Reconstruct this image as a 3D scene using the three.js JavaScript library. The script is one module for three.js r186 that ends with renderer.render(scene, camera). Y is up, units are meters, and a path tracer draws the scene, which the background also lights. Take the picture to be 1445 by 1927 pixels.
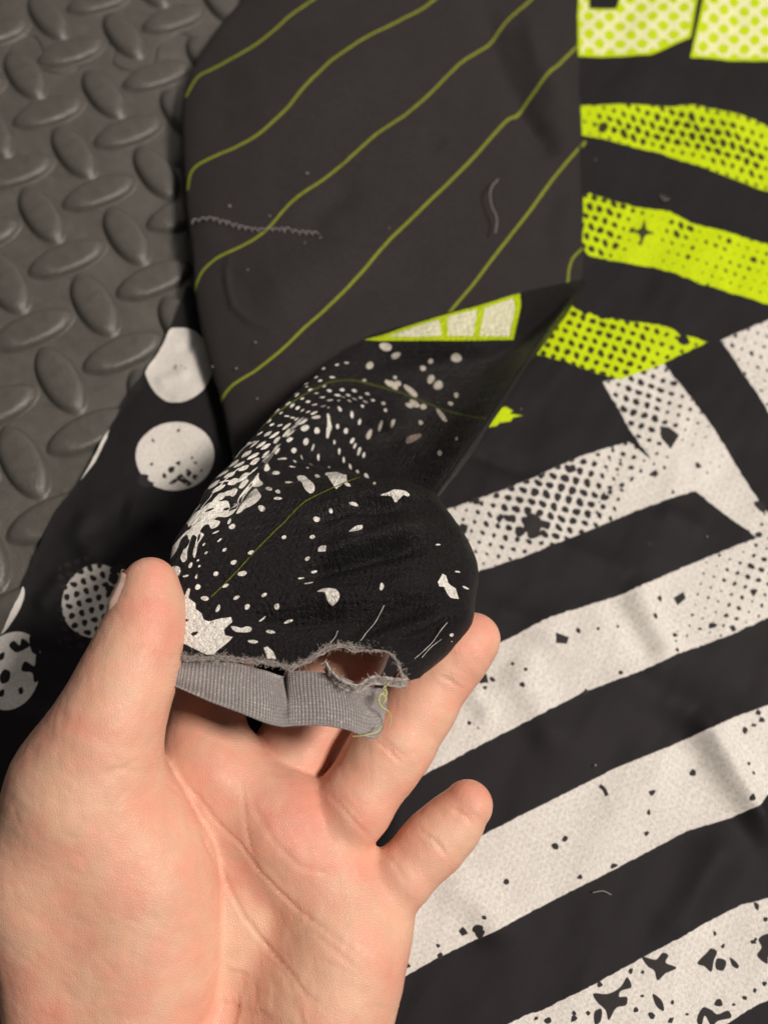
import * as THREE from 'three';
import { mergeGeometries } from 'three/addons/utils/BufferGeometryUtils.js';
import { RectAreaLightUniformsLib } from 'three/addons/lights/RectAreaLightUniformsLib.js';
import { ImprovedNoise } from 'three/addons/math/ImprovedNoise.js';

// ---------------------------------------------------------------- camera, lamps, exposure
const PW = 1445, PH = 1927, F = 1700, H = 0.28;               // the photograph's size in pixels, focal length in pixels, eye height
const PITCH = THREE.MathUtils.degToRad(65.24), ROLL = THREE.MathUtils.degToRad(13);
const scene = new THREE.Scene();
const camera = new THREE.PerspectiveCamera(2 * Math.atan(PH / 2 / F) * 180 / Math.PI, PW / PH, 0.02, 20);
camera.position.set(0, H, 0);
camera.lookAt(0, H - Math.sin(PITCH), -Math.cos(PITCH));
camera.rotateZ(ROLL);
camera.updateMatrixWorld(true);
camera.focus = 0.225;
camera.userData.fStop = camera.getFocalLength() / 3;            // an aperture 3 mm wide

const renderer = new THREE.WebGLRenderer();
renderer.toneMapping = THREE.LinearToneMapping;
renderer.toneMappingExposure = 1.0;
renderer.shadowMap.enabled = true;
scene.background = new THREE.Color().setRGB(0.07, 0.066, 0.062);  // the dim room all round

RectAreaLightUniformsLib.init();
function lampPanel(name, label, pos, target, w, h, color, intensity) {
  const g = new THREE.Group(); g.name = name; g.position.set(...pos); g.lookAt(...target); scene.add(g);
  g.userData = { label, category: 'lamp' };
  const housing = new THREE.Mesh(new THREE.BoxGeometry(w + 0.04, h + 0.04, 0.05), new THREE.MeshStandardMaterial({ color: 0xdddddd, roughness: 0.6 }));
  housing.name = 'lamp_housing'; housing.position.z = -0.03; g.add(housing);
  const glow = new THREE.Mesh(new THREE.PlaneGeometry(w, h), new THREE.MeshStandardMaterial({ color: 0x000000, emissive: new THREE.Color(...color), emissiveIntensity: 1.5 }));
  glow.name = 'lamp_diffuser'; glow.position.z = 0.0; g.add(glow);
  const L = new THREE.RectAreaLight(new THREE.Color(...color), intensity, w, h);
  L.position.z = 0.004; L.rotation.y = Math.PI; g.add(L);
  return g;
}
lampPanel('unseen_ceiling_lamp', 'unseen warm white square ceiling lamp, out of view, placed to light the hand and jersey from the right', [1.08, 1.75, -0.12], [0, 0.03, -0.18], 0.36, 0.36, [1, 0.90, 0.80], 124);  // out of view, lights the hand and cloth from the right
lampPanel('unseen_ceiling_lamp_001', 'unseen long warm ceiling lamp, out of view beyond the mat, placed to give the mat its sheen', [0.1, 1.75, -2.1], [0, 0.03, -0.2], 1.3, 0.5, [1, 0.90, 0.80], 4.5);  // out of view, gives the far mat its sheen and a weaker second light

// ---------------------------------------------------------------- helpers
let seed = 12345;
const rnd = () => { seed = (seed * 1664525 + 1013904223) >>> 0; return seed / 4294967296; };
const rr = (a, b) => a + (b - a) * rnd();
const V = (x, y, z) => new THREE.Vector3(x, y, z);
const perlin = new ImprovedNoise();
const noise = (x, y, z = 0) => perlin.noise(x, y, z);
const fbm = (x, y, z = 0, n = 4) => { let s = 0, a = 0.5, f = 1; for (let i = 0; i < n; i++) { s += a * noise(x * f, y * f, z * f + i * 7.3); a *= 0.5; f *= 2.03; } return s; };
const clamp = (x, a = 0, b = 1) => Math.min(b, Math.max(a, x));
const sstep = (a, b, x) => { const t = clamp((x - a) / (b - a)); return t * t * (3 - 2 * t); };

const FW = V(0, -Math.sin(PITCH), -Math.cos(PITCH)), UP = V(0, Math.cos(PITCH), -Math.sin(PITCH)), CR = Math.cos(ROLL), SR = Math.sin(ROLL);
// where things stood when they were measured on the photograph: a point seen at pixel (px, py), z metres along the view or h metres above the floor
function ray(px, py) {
  const u0 = px - PW / 2, v0 = py - PH / 2, u = CR * u0 + SR * v0, v = -SR * u0 + CR * v0;
  return V(u / F, 0, 0).addScaledVector(UP, -v / F).add(FW);
}
const at = (px, py, z) => ray(px, py).multiplyScalar(z).add(V(0, H, 0));
const on = (px, py, h) => { const d = ray(px, py); return d.multiplyScalar((h - H) / d.y).add(V(0, H, 0)); };
function toPhoto(p) {
  const x = p.x, y = p.y - H, z = p.z, d = y * FW.y + z * FW.z, u = F * x / d, v = -F * (y * UP.y + z * UP.z) / d;
  return [PW / 2 + CR * u - SR * v, PH / 2 + SR * u + CR * v, d];
}

const counts = {};
function numbered(name) { const n = counts[name] = (counts[name] ?? -1) + 1; return n ? `${name}_${String(n).padStart(3, '0')}` : name; }
function mesh(name, geo, mat, parent) {
  const m = new THREE.Mesh(geo, mat); m.name = parent ? name : numbered(name); m.castShadow = m.receiveShadow = true; (parent || scene).add(m); return m;
}
function thing(name, label, category, kind) {
  const g = new THREE.Group(); g.name = numbered(name); scene.add(g); g.userData = { label, category };
  if (kind) g.userData = { label, category, kind };
  return g;
}

// textures
function dataTex(n, fn, repeat) {            // grey tile, fn(u, v) -> 0..1
  const d = new Uint8Array(n * n * 4);
  for (let j = 0; j < n; j++) for (let i = 0; i < n; i++) { const k = (j * n + i) * 4, v = clamp(fn(i / n, j / n)) * 255; d[k] = d[k + 1] = d[k + 2] = v; d[k + 3] = 255; }
  const t = new THREE.DataTexture(d, n, n); t.wrapS = t.wrapT = THREE.RepeatWrapping; t.magFilter = THREE.LinearFilter; t.needsUpdate = true;
  if (repeat) t.repeat.set(...repeat);
  return t;
}
const tnoise = (u, v, f, s = 0) => {           // noise that tiles over the unit square
  const a = u * 2 * Math.PI, b = v * 2 * Math.PI, r = f / (2 * Math.PI);
  return noise(Math.cos(a) * r + 11.3 + s, Math.sin(a) * r + Math.cos(b) * r + 5.1, Math.sin(b) * r + 3.7 + s);
};
const hash = (i, j) => { const s = Math.sin(i * 127.1 + j * 311.7) * 43758.5453; return s - Math.floor(s); };

// ---------------------------------------------------------------- the floor: interlocking foam mat tiles with raised oval treads
const S = 0.12 * H, YAW = THREE.MathUtils.degToRad(1.23), LX = -0.5436 * H, LZ = -0.9008 * H;
const lat = (i, j) => [LX + S * (Math.cos(YAW) * i - Math.sin(YAW) * j), LZ + S * (Math.sin(YAW) * i + Math.cos(YAW) * j)];
const matBump = dataTex(256, (u, v) => {
  const lines = 0.5 + 0.5 * Math.sin((u * 26 + v * 0) * 2 * Math.PI), cross = 0.5 + 0.5 * Math.sin(v * 26 * 2 * Math.PI);
  return 0.45 + 0.24 * lines * cross + 0.26 * tnoise(u, v, 30) + 0.35 * (hash(Math.floor(u * 256), Math.floor(v * 256)) - 0.5) + 0.2 * tnoise(u, v, 7, 4);
}, [50, 50]);
const matGrey = (() => {
  const n = 512, d = new Uint8Array(n * n * 4);
  for (let j = 0; j < n; j++) for (let i = 0; i < n; i++) {
    const u = i / n, v = j / n, k = (j * n + i) * 4, q = 1 + 0.10 * tnoise(u, v, 9) + 0.08 * tnoise(u, v, 31, 2) + 0.10 * (hash(i, j) - 0.5);
    d[k] = 80 * q; d[k + 1] = 78 * q; d[k + 2] = 74 * q; d[k + 3] = 255;
  }
  const t = new THREE.DataTexture(d, n, n); t.wrapS = t.wrapT = THREE.RepeatWrapping; t.magFilter = THREE.LinearFilter; t.colorSpace = THREE.SRGBColorSpace; t.repeat.set(9, 9); t.needsUpdate = true; return t;
})();
const foam = new THREE.MeshPhysicalMaterial({ map: matGrey, bumpMap: matBump, bumpScale: 0.0002, roughness: 0.32, specularIntensity: 1 });

const floor = thing('floor', 'dark grey foam floor mat with raised diamond plate treads under the jersey', 'floor mat', 'structure');
// the seam of the two tiles, as it runs over the floor
const seamPx = [[-260, 215], [-120, 170], [-30, 158], [8, 128], [22, 84], [60, 66], [80, 92], [72, 122], [110, 138], [148, 128], [160, 92], [178, 74], [216, 88], [214, 118], [246, 132], [288, 118], [300, 84], [340, 62], [380, 78], [420, 92], [520, 60], [700, 40], [900, 0]];
const seamCurve = new THREE.CatmullRomCurve3(seamPx.map(([x, y]) => on(x, y, 0)));
const seam = seamCurve.getPoints(160).map(p => [p.x, p.z]);
function tileGeo(outline) {
  const sh = new THREE.Shape(outline.map(([x, z]) => new THREE.Vector2(x, -z)));
  const g = new THREE.ExtrudeGeometry(sh, { depth: 0.010, bevelEnabled: true, bevelThickness: 0.0007, bevelSize: 0.0007, bevelOffset: -0.00078, bevelSegments: 3, curveSegments: 4 });
  g.rotateX(-Math.PI / 2); g.translate(0, -0.0107, 0); return g;
}
const nearOutline = [...seam, [0.75, 0.55], [-0.65, 0.55]], farOutline = [...[...seam].reverse(), [-0.65, -1.3], [0.75, -1.3]];
const tileNear = mesh('mat_tile', tileGeo(nearOutline), foam, floor), tileFar = mesh('mat_tile', tileGeo(farOutline), foam, floor);
function treadGeo(L, W, h) {                   // a pointed oval with a soft shoulder
  const nt = 40, prof = [[0, 1], [0.4, 0.99], [0.62, 0.95], [0.74, 0.87], [0.83, 0.72], [0.9, 0.5], [0.95, 0.25], [0.985, 0.08], [1.04, -0.04]], pos = [], idx = [], uv = [];
  prof.forEach(([t, y], r) => {
    for (let k = 0; k < nt; k++) {
      const a = k / nt * 2 * Math.PI, c = Math.cos(a), s = Math.sin(a);
      const x = L / 2 * Math.sign(c) * Math.abs(c) ** 0.86 * t, z = W / 2 * s * (0.93 + 0.07 * s * s) * Math.max(0, 1 - 0.10 * Math.abs(c) ** 3) * t;
      pos.push(x, y * h, z); uv.push(x, z);
      if (r) { const k2 = (k + 1) % nt, A = (r - 1) * nt + k, B = (r - 1) * nt + k2, C = r * nt + k, D = r * nt + k2; idx.push(A, B, C, B, D, C); }
    }
  });
  const g = new THREE.BufferGeometry(); g.setAttribute('position', new THREE.Float32BufferAttribute(pos, 3)); g.setAttribute('uv', new THREE.Float32BufferAttribute(uv, 2)); g.setIndex(idx); g.computeVertexNormals(); return g;
}
const treads = [0, 1, 2].map(k => treadGeo(S * 0.93, S * (0.415 + 0.01 * k), 0.0030));
function tread(x, z, turn, parent) {
  const m = mesh('tread', treads[Math.floor(rnd() * 3)], foam, parent); m.position.set(x, 0, z); m.rotation.y = turn + rr(-0.02, 0.02); return m;
}
const inPoly = (x, z, poly) => { let c = false; for (let i = 0, j = poly.length - 1; i < poly.length; j = i++) { const [xi, zi] = poly[i], [xj, zj] = poly[j]; if ((zi > z) !== (zj > z) && x < (xj - xi) * (z - zi) / (zj - zi) + xi) c = !c; } return c; };
const seamGap = (x, z) => Math.min(...seam.map(([a, b]) => Math.hypot(a - x, b - z)));
for (const [tile, outline, ox, oz] of [[tileNear, nearOutline, 0, 0], [tileFar, farOutline, -0.12, -0.05]])
  for (let j = -10; j <= 9; j++) for (let i = -5; i <= 10; i++) for (const b of [0, 0.5]) {
    const [x, z] = lat(i + b + ox, j + b + oz), [px, py] = toPhoto(V(x, 0, z));
    if (px < -260 || px > 1500 || py < -330 || py > 1500 || px > 560 && py > -120 || px > 420 && py > 300 || !inPoly(x, z, outline) || seamGap(x, z) < 0.003) continue;
    if (px > 330 - (py - 560) * 0.55 + 80 && py > 560) continue;                      // wholly under the cloth
    tread(x, z, -YAW + (b ? Math.PI / 4 : -Math.PI / 4), tile);
  }

// ---------------------------------------------------------------- cloth: patches spanned by rows of measured points
const WX = [0, 0, 0, 0], WY = [0, 0, 0, 0];
const crw = (t, w) => { const t2 = t * t, t3 = t2 * t; w[0] = 0.5 * (2 * t2 - t - t3); w[1] = 0.5 * (2 - 5 * t2 + 3 * t3); w[2] = 0.5 * (t + 4 * t2 - 3 * t3); w[3] = 0.5 * (t3 - t2); return w; };   // Catmull-Rom weights
class Patch {
  constructor(rows, { u0 = 0, u1 = 1, bend } = {}) {
    this.rows = rows; this.nr = rows.length; this.nc = rows[0].length; this.bend = bend; this.u0 = u0; this.u1 = u1;
    const n = this.n = 220; this.table = []; this.cells = new Map();
    for (let j = 0; j <= n; j++) for (let i = 0; i <= n; i++) {
      const u = u0 + (u1 - u0) * i / n, v = j / n, q = toPhoto(this.plain(u, v)), key = Math.floor(q[0] / 16) + ',' + Math.floor(q[1] / 16);
      if (!this.cells.has(key)) this.cells.set(key, []);
      this.cells.get(key).push([u, v, q[0], q[1]]);
    }
  }
  plain(u, v) {
    const x = clamp(u) * (this.nc - 1), y = clamp(v) * (this.nr - 1), i = Math.min(this.nc - 2, Math.floor(x)), j = Math.min(this.nr - 2, Math.floor(y)), wx = crw(x - i, WX), wy = crw(y - j, WY), f = this.flat ??= this.rows.flatMap(r => r.flatMap(p => [p.x, p.y, p.z]));
    let X = 0, Y = 0, Z = 0;
    for (let b = 0; b < 4; b++) {
      const row = Math.min(this.nr - 1, Math.max(0, j + b - 1)) * this.nc;
      for (let a = 0; a < 4; a++) { const k = (row + Math.min(this.nc - 1, Math.max(0, i + a - 1))) * 3, w = wx[a] * wy[b]; X += w * f[k]; Y += w * f[k + 1]; Z += w * f[k + 2]; }
    }
    return V(X, Y, Z);
  }
  find(px, py) {                                // the place on the cloth that was measured at this pixel
    let best = null, bd = 1e9;
    const cx = Math.floor(px / 16), cy = Math.floor(py / 16);
    for (let r = 1; r < 5 && !best; r++) for (let a = -r; a <= r; a++) for (let b = -r; b <= r; b++) for (const e of this.cells.get((cx + a) + ',' + (cy + b)) || []) {
      const d = (e[2] - px) ** 2 + (e[3] - py) ** 2; if (d < bd) { bd = d; best = e; }
    }
    if (!best) return null;
    let [u, v] = best;
    for (let k = 0; k < 2; k++) {
      const e = 1e-3, q = toPhoto(this.plain(u, v)), qu = toPhoto(this.plain(u + e, v)), qv = toPhoto(this.plain(u, v + e));
      const a = (qu[0] - q[0]) / e, b = (qv[0] - q[0]) / e, c = (qu[1] - q[1]) / e, d = (qv[1] - q[1]) / e, D = a * d - b * c, x = px - q[0], y = py - q[1];
      if (Math.abs(D) < 1e-3) break;
      const du = (d * x - b * y) / D, dv = (a * y - c * x) / D;
      if (Math.abs(du) > 0.05 || Math.abs(dv) > 0.05) break;
      u = clamp(u + du, this.u0, this.u1); v = clamp(v + dv);
    }
    return [u, v];
  }
  geometry(nu, nv, keep) {
    const pos = [], uv = [], idx = [], e = 2e-3;
    for (let j = 0; j <= nv; j++) for (let i = 0; i <= nu; i++) {
      const u = i / nu, v = j / nv, p = this.plain(u, v);
      if (this.bend) {
        const n = this.plain(u, Math.min(1, v + e)).sub(this.plain(u, Math.max(0, v - e))).cross(this.plain(Math.min(1, u + e), v).sub(this.plain(Math.max(0, u - e), v))).normalize();
        p.addScaledVector(n, this.bend(u, v, p, toPhoto(p)));
      }
      pos.push(p.x, p.y, p.z); uv.push(u, 1 - v);
    }
    for (let j = 0; j < nv; j++) for (let i = 0; i < nu; i++) {
      const a = j * (nu + 1) + i, b = a + 1, c = a + nu + 1, d = c + 1;
      if (keep && !keep((i + 0.5) / nu, (j + 0.5) / nv)) continue;
      idx.push(a, c, b, b, c, d);
    }
    const g = new THREE.BufferGeometry();
    g.setAttribute('position', new THREE.Float32BufferAttribute(pos, 3)); g.setAttribute('uv', new THREE.Float32BufferAttribute(uv, 2)); g.setIndex(idx); g.computeVertexNormals(); return g;
  }
}
const line = (pts, w, h) => {                  // a soft ridge (or, h < 0, a furrow) along a polyline measured on the photograph
  const seg = []; for (let i = 1; i < pts.length; i++) seg.push([pts[i - 1], pts[i]]);
  const xs = pts.map(p => p[0]), ys = pts.map(p => p[1]), lo = [Math.min(...xs) - 3 * w, Math.min(...ys) - 3 * w], hi = [Math.max(...xs) + 3 * w, Math.max(...ys) + 3 * w];
  const total = seg.reduce((s, [a, b]) => s + Math.hypot(b[0] - a[0], b[1] - a[1]), 0);
  return (x, y) => {
    if (x < lo[0] || y < lo[1] || x > hi[0] || y > hi[1]) return 0;
    let m = 1e9, along = 0, best = 0;
    for (const [a, b] of seg) {
      const dx = b[0] - a[0], dy = b[1] - a[1], L = Math.hypot(dx, dy), t = clamp(((x - a[0]) * dx + (y - a[1]) * dy) / (L * L)), d = Math.hypot(x - a[0] - t * dx, y - a[1] - t * dy);
      if (d < m) { m = d; best = along + t * L; } along += L;
    }
    const fade = Math.min(1, Math.min(best, total - best) / (0.25 * total) + 0.15);
    return h * fade * Math.exp(-(m * m) / (w * w));
  };
};

// prints: drawn on the cloth's own sheet, each shape carried from where it was measured
class Print {
  constructor(patch, w, h, ground) {
    this.p = patch; this.w = w; this.h = h; this.c = document.createElement('canvas'); this.c.width = w; this.c.height = h; this.x = this.c.getContext('2d');
    this.x.fillStyle = ground; this.x.fillRect(0, 0, w, h);
  }
  path(pts, close = true) {
    const x = this.x; let first = true, any = false; x.beginPath();
    for (const [a, b] of pts) { const f = this.p.find(a, b); if (!f) continue; const X = f[0] * this.w, Y = f[1] * this.h; first ? x.moveTo(X, Y) : x.lineTo(X, Y); first = false; any = true; }
    if (close) x.closePath(); return any;
  }
  static dense(pts, step = 14, close = true) {
    const out = []; const n = pts.length;
    for (let i = 0; i < (close ? n : n - 1); i++) { const a = pts[i], b = pts[(i + 1) % n], k = Math.max(1, Math.ceil(Math.hypot(b[0] - a[0], b[1] - a[1]) / step)); for (let q = 0; q < k; q++) out.push([a[0] + (b[0] - a[0]) * q / k, a[1] + (b[1] - a[1]) * q / k]); }
    if (!close) out.push(pts[n - 1]); return out;
  }
  static smooth(pts, close = true, k = 6) {
    const c = new THREE.CatmullRomCurve3(pts.map(([a, b]) => V(a, b, 0)), close, 'centripetal'); return c.getPoints(pts.length * k).map(p => [p.x, p.y]);
  }
  fill(pts, color, { smooth = false, rough = 0 } = {}) {
    let d = smooth ? Print.smooth(pts) : Print.dense(pts, rough ? 5 : 14);
    if (rough) d = d.map(([a, b]) => [a + rough * (fbm(a * 0.09, b * 0.09, 1) * 2.2 + 0.5 * (rnd() - 0.5)), b + rough * (fbm(a * 0.09, b * 0.09, 9) * 2.2 + 0.5 * (rnd() - 0.5))]);
    if (!this.path(d)) return; this.x.fillStyle = color; this.x.fill();
  }
  stroke(pts, color, wpx, smooth = true) {       // a stripe of a given width in photograph pixels: filled ribbon, so that its width follows the cloth
    const d = smooth ? Print.smooth(pts, false, 8) : Print.dense(pts, 8, false), L = [], R = [];
    for (let i = 0; i < d.length; i++) { const a = d[Math.max(0, i - 1)], b = d[Math.min(d.length - 1, i + 1)], l = Math.hypot(b[0] - a[0], b[1] - a[1]) || 1, nx = -(b[1] - a[1]) / l, ny = (b[0] - a[0]) / l, w = wpx / 2; L.push([d[i][0] + nx * w, d[i][1] + ny * w]); R.unshift([d[i][0] - nx * w, d[i][1] - ny * w]); }
    if (this.path([...L, ...R])) { this.x.fillStyle = color; this.x.fill(); }
  }
  dot(cx, cy, rx, ry, turn, color, wob = 0, n = 12, lens = false) {
    const c = Math.cos(turn), s = Math.sin(turn), pts = [], ph = rnd() * 6.28;
    for (let k = 0; k < n; k++) { const a = k / n * 2 * Math.PI, q = 1 + wob * Math.sin(a * 2 + ph) + wob * 0.6 * Math.sin(a * 3 + ph * 2.1), x = rx * Math.cos(a) * q, sn = Math.sin(a), y = ry * (lens ? sn * Math.abs(sn) ** 0.7 * 1.1 : sn) * q; pts.push([cx + c * x - s * y, cy + s * x + c * y]); }
    if (this.path(pts)) { this.x.fillStyle = color; this.x.fill(); }
  }
  clip(pts, fn, { smooth = false } = {}) { this.x.save(); this.path(smooth ? Print.smooth(pts) : Print.dense(pts)); this.x.clip(); fn(); this.x.restore(); }
  lattice(o, a, b, n, fn) { for (let i = n[0]; i <= n[1]; i++) for (let j = n[2]; j <= n[3]; j++) fn(o[0] + a[0] * i + b[0] * j, o[1] + a[1] * i + b[1] * j, i, j); }
  grain(amount) {                                 // uneven tone, thread by thread; on the cuff it paints in fibre glints
    const im = this.x.getImageData(0, 0, this.w, this.h), d = im.data;
    for (let j = 0; j < this.h; j++) for (let i = 0; i < this.w; i++) { const k = (j * this.w + i) * 4, q = 1 + amount * (hash(i, j) - 0.5) + amount * 0.8 * (hash(i >> 2, j >> 2) - 0.5); d[k] *= q; d[k + 1] *= q; d[k + 2] *= q; }
    this.x.putImageData(im, 0, 0);
  }
  texture() { const t = new THREE.CanvasTexture(this.c); t.colorSpace = THREE.SRGBColorSpace; t.anisotropy = 8; return t; }
}
const knit = dataTex(128, (u, v) => {           // rows of small interlocked loops, 8 x 8 to the tile
  const x = u * 8, y = v * 8, fx = x - Math.floor(x) - 0.5, q = Math.abs(fx), ph = y + q * 0.9, fy = ph - Math.floor(ph);
  return 0.25 + 0.55 * Math.sin(fy * Math.PI) * (0.55 + 0.45 * Math.cos(fx * 2 * Math.PI)) + 0.3 * (hash(Math.floor(u * 128), Math.floor(v * 128)) - 0.5);
});
const mesh_knit = dataTex(256, (u, v) => {      // eyelet mesh knit: 12 x 12 dimples to the tile over fine threads
  const x = u * 12, y = v * 12 + 0.25 * tnoise(u, v, 12, 3), row = Math.floor(y) % 12, fx = x + (row % 2) * 0.5 + 0.3 * tnoise(u, v, 11, 9), dx = fx - Math.floor(fx) - 0.5, dy = y - Math.floor(y) - 0.5, hole = Math.exp(-(dx * dx * 1.2 + dy * dy) * 14);
  return 0.62 - 0.40 * hole * (0.3 + 1.1 * hash(Math.floor(fx) % 12, row)) + 0.10 * Math.sin(u * 96 * Math.PI) * Math.sin(v * 96 * Math.PI) + 0.42 * (hash(Math.floor(u * 256), Math.floor(v * 128)) - 0.5) + 0.22 * tnoise(u, v, 8) + 0.25 * tnoise(u, v, 40, 6);
});
function cloth(map, bump, scale, rep, extra = {}) {
  const b = bump.clone(); b.repeat.set(...rep); b.needsUpdate = true;
  return new THREE.MeshPhysicalMaterial({ map, bumpMap: b, bumpScale: scale, roughness: 0.82, sheen: 0.16, sheenRoughness: 0.5, sheenColor: new THREE.Color(0.30, 0.28, 0.27), specularIntensity: 0.35, side: THREE.DoubleSide, ...extra });
}
const jersey = thing('jersey', 'black sports jersey with white and neon yellow stripes and a torn sleeve end', 'jersey');

const BLACK = '#1d1b1e', WHITE = '#d0cdc9', NEON = '#b9d104', OLIVE = '#7a8524';

// --- the body of the jersey, flat on the floor
const bodyFolds = [
  line([[1300, 1340], [1355, 1420], [1405, 1505], [1450, 1590]], 26, 0.0052), line([[1230, 1330], [1290, 1430], [1340, 1540]], 44, -0.0014), line([[1420, 1380], [1460, 1470]], 26, -0.001),
  line([[1180, 1090], [1225, 1165], [1270, 1250]], 26, 0.0026), line([[1140, 1120], [1190, 1190], [1230, 1260]], 22, -0.0016),
  line([[880, 850], [960, 880], [1040, 900]], 14, -0.0015), line([[1000, 1010], [1100, 1050], [1190, 1080]], 26, 0.0014), line([[1230, 960], [1330, 1000]], 16, 0.0012),
  line([[1100, 1230], [1290, 1330], [1445, 1390]], 40, 0.002), line([[880, 1290], [925, 1360]], 18, 0.0018), line([[1380, 1560], [1300, 1700], [1250, 1800]], 40, 0.0025),
  line([[1160, 120], [1300, 170], [1445, 190]], 40, 0.002), line([[960, 1240], [1010, 1330], [1040, 1420]], 34, 0.0022), line([[820, 1640], [900, 1700], [960, 1790]], 36, 0.0022), line([[1190, 760], [1300, 800]], 26, 0.0015), line([[900, 1130], [1010, 1180], [1080, 1240]], 24, 0.0016),
];
const bodyRow = (y, xs, h) => xs.map(x => on(x, y, h));
const body = new Patch([
  [[800, -160], [960, -160], [1120, -160], [1280, -160], [1440, -160], [1640, -160]], [[800, 100], [960, 100], [1120, 100], [1280, 100], [1440, 100], [1640, 100]],
  [[740, 400], [920, 400], [1100, 400], [1280, 400], [1440, 400], [1640, 400]], [[680, 700], [880, 700], [1080, 700], [1260, 700], [1440, 700], [1660, 700]],
  [[640, 1000], [840, 1000], [1040, 1000], [1240, 1000], [1440, 1000], [1660, 1000]], [[440, 1300], [680, 1300], [920, 1300], [1170, 1300], [1430, 1300], [1680, 1300]],
  [[380, 1600], [640, 1600], [900, 1600], [1160, 1600], [1430, 1600], [1700, 1600]], [[380, 1900], [640, 1900], [900, 1900], [1170, 1900], [1440, 1900], [1720, 1900]],
  [[380, 2140], [640, 2140], [900, 2140], [1170, 2140], [1440, 2140], [1720, 2140]],
].map(r => r.map(([x, y]) => on(x, y, 0.0062))), {
  bend: (u, v, p, q) => { const a = p.x * 0.94 + p.z * 0.34, b = p.z * 0.94 - p.x * 0.34; let s = 0.0034 * fbm(p.x * 15, p.z * 15, 2, 3) + 0.0026 * fbm(a * 40, b * 14, 7, 3) + 0.0004 * fbm(p.x * 90, p.z * 90, 5, 2); for (const f of bodyFolds) s += f(q[0], q[1]); return s; },
});
const bp = new Print(body, 2048, 2048, BLACK);
// zoomed measurements of the photograph: origin and scale of each crop
const Z = (ox, oy, s) => (pts) => pts.map(([x, y, ...r]) => [ox + x / s, oy + y / s, ...r]);
const z3 = Z(950, 0, 2.7535), z6 = Z(780, 560, 2.173), z8 = Z(700, 1200, 1.9396), z4 = Z(300, 600, 2.1894), z5 = Z(0, 560, 2.2933), z9 = Z(300, 840, 4.5156), z10 = Z(540, 620, 3.4405), z11 = Z(400, 640, 4.5156);

// white stripes
const W = {
  arm: z6([[768, 345], [840, 330], [1022, 258], [1062, 312], [1165, 460], [1290, 640], [1412, 850], [1480, 930], [1480, 1290], [1300, 1375], [1080, 1455], [900, 1540], [690, 1615], [498, 1714], [274, 1828], [39, 1951], [-140, 2040], [-200, 1760], [60, 1550], [350, 1412], [560, 1305], [850, 1215], [1100, 1100], [1393, 985], [1145, 790], [930, 865], [800, 915], [590, 1005], [440, 1060], [250, 1122], [60, 1100], [60, 900], [120, 868], [380, 780], [560, 705], [700, 645], [875, 590], [963, 668], [900, 572], [830, 452]]),
  corner: z6([[1250, 175], [1440, 95], [1800, -60], [1800, 700], [1445, 478], [1400, 400], [1300, 250]]),
  w3: z8([[1600, 190], [1445, 245], [1320, 290], [1200, 345], [1100, 390], [900, 470], [700, 570], [500, 670], [400, 722], [-200, 1010], [-200, 1390], [75, 1265], [250, 1165], [430, 1080], [700, 940], [900, 838], [1150, 705], [1300, 660], [1380, 620], [1445, 570], [1600, 500]]),
  w4: z8([[1700, 860], [1445, 950], [1350, 975], [1200, 1050], [1000, 1160], [820, 1260], [620, 1360], [560, 1378], [400, 1460], [300, 1700], [900, 1700], [1290, 1412], [1390, 1350], [1700, 1190]]),
};
bp.fill(W.arm, WHITE, { rough: 1.6 }); bp.fill(W.corner, WHITE, { rough: 1.2 }); bp.fill(W.w3, WHITE, { rough: 1 }); bp.fill(W.w4, WHITE, { rough: 1.4 });
// pale halftone in the white
for (const s of [W.arm, W.corner, W.w3, W.w4]) bp.clip(s, () => {
  const xs = s.map(p => p[0]), ys = s.map(p => p[1]), x0 = Math.max(680, Math.min(...xs)), x1 = Math.min(1500, Math.max(...xs)), y0 = Math.max(500, Math.min(...ys)), y1 = Math.min(1990, Math.max(...ys));
  for (let y = y0; y < y1; y += 10) for (let x = x0 + ((Math.round((y - y0) / 10) % 2) * 6); x < x1; x += 12) {
    const q = fbm(x * 0.011, y * 0.011, 3) + 0.22; if (q < 0) continue;
    bp.dot(x + 0.25 * (y - y0) % 12, y - (x - 700) * 0.30 % 10, 2.6 + 2.2 * clamp(q * 1.5), 2.3 + 1.9 * clamp(q * 1.5), 0.3, '#c7c4be', 0.1, 8);
  }
});
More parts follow.
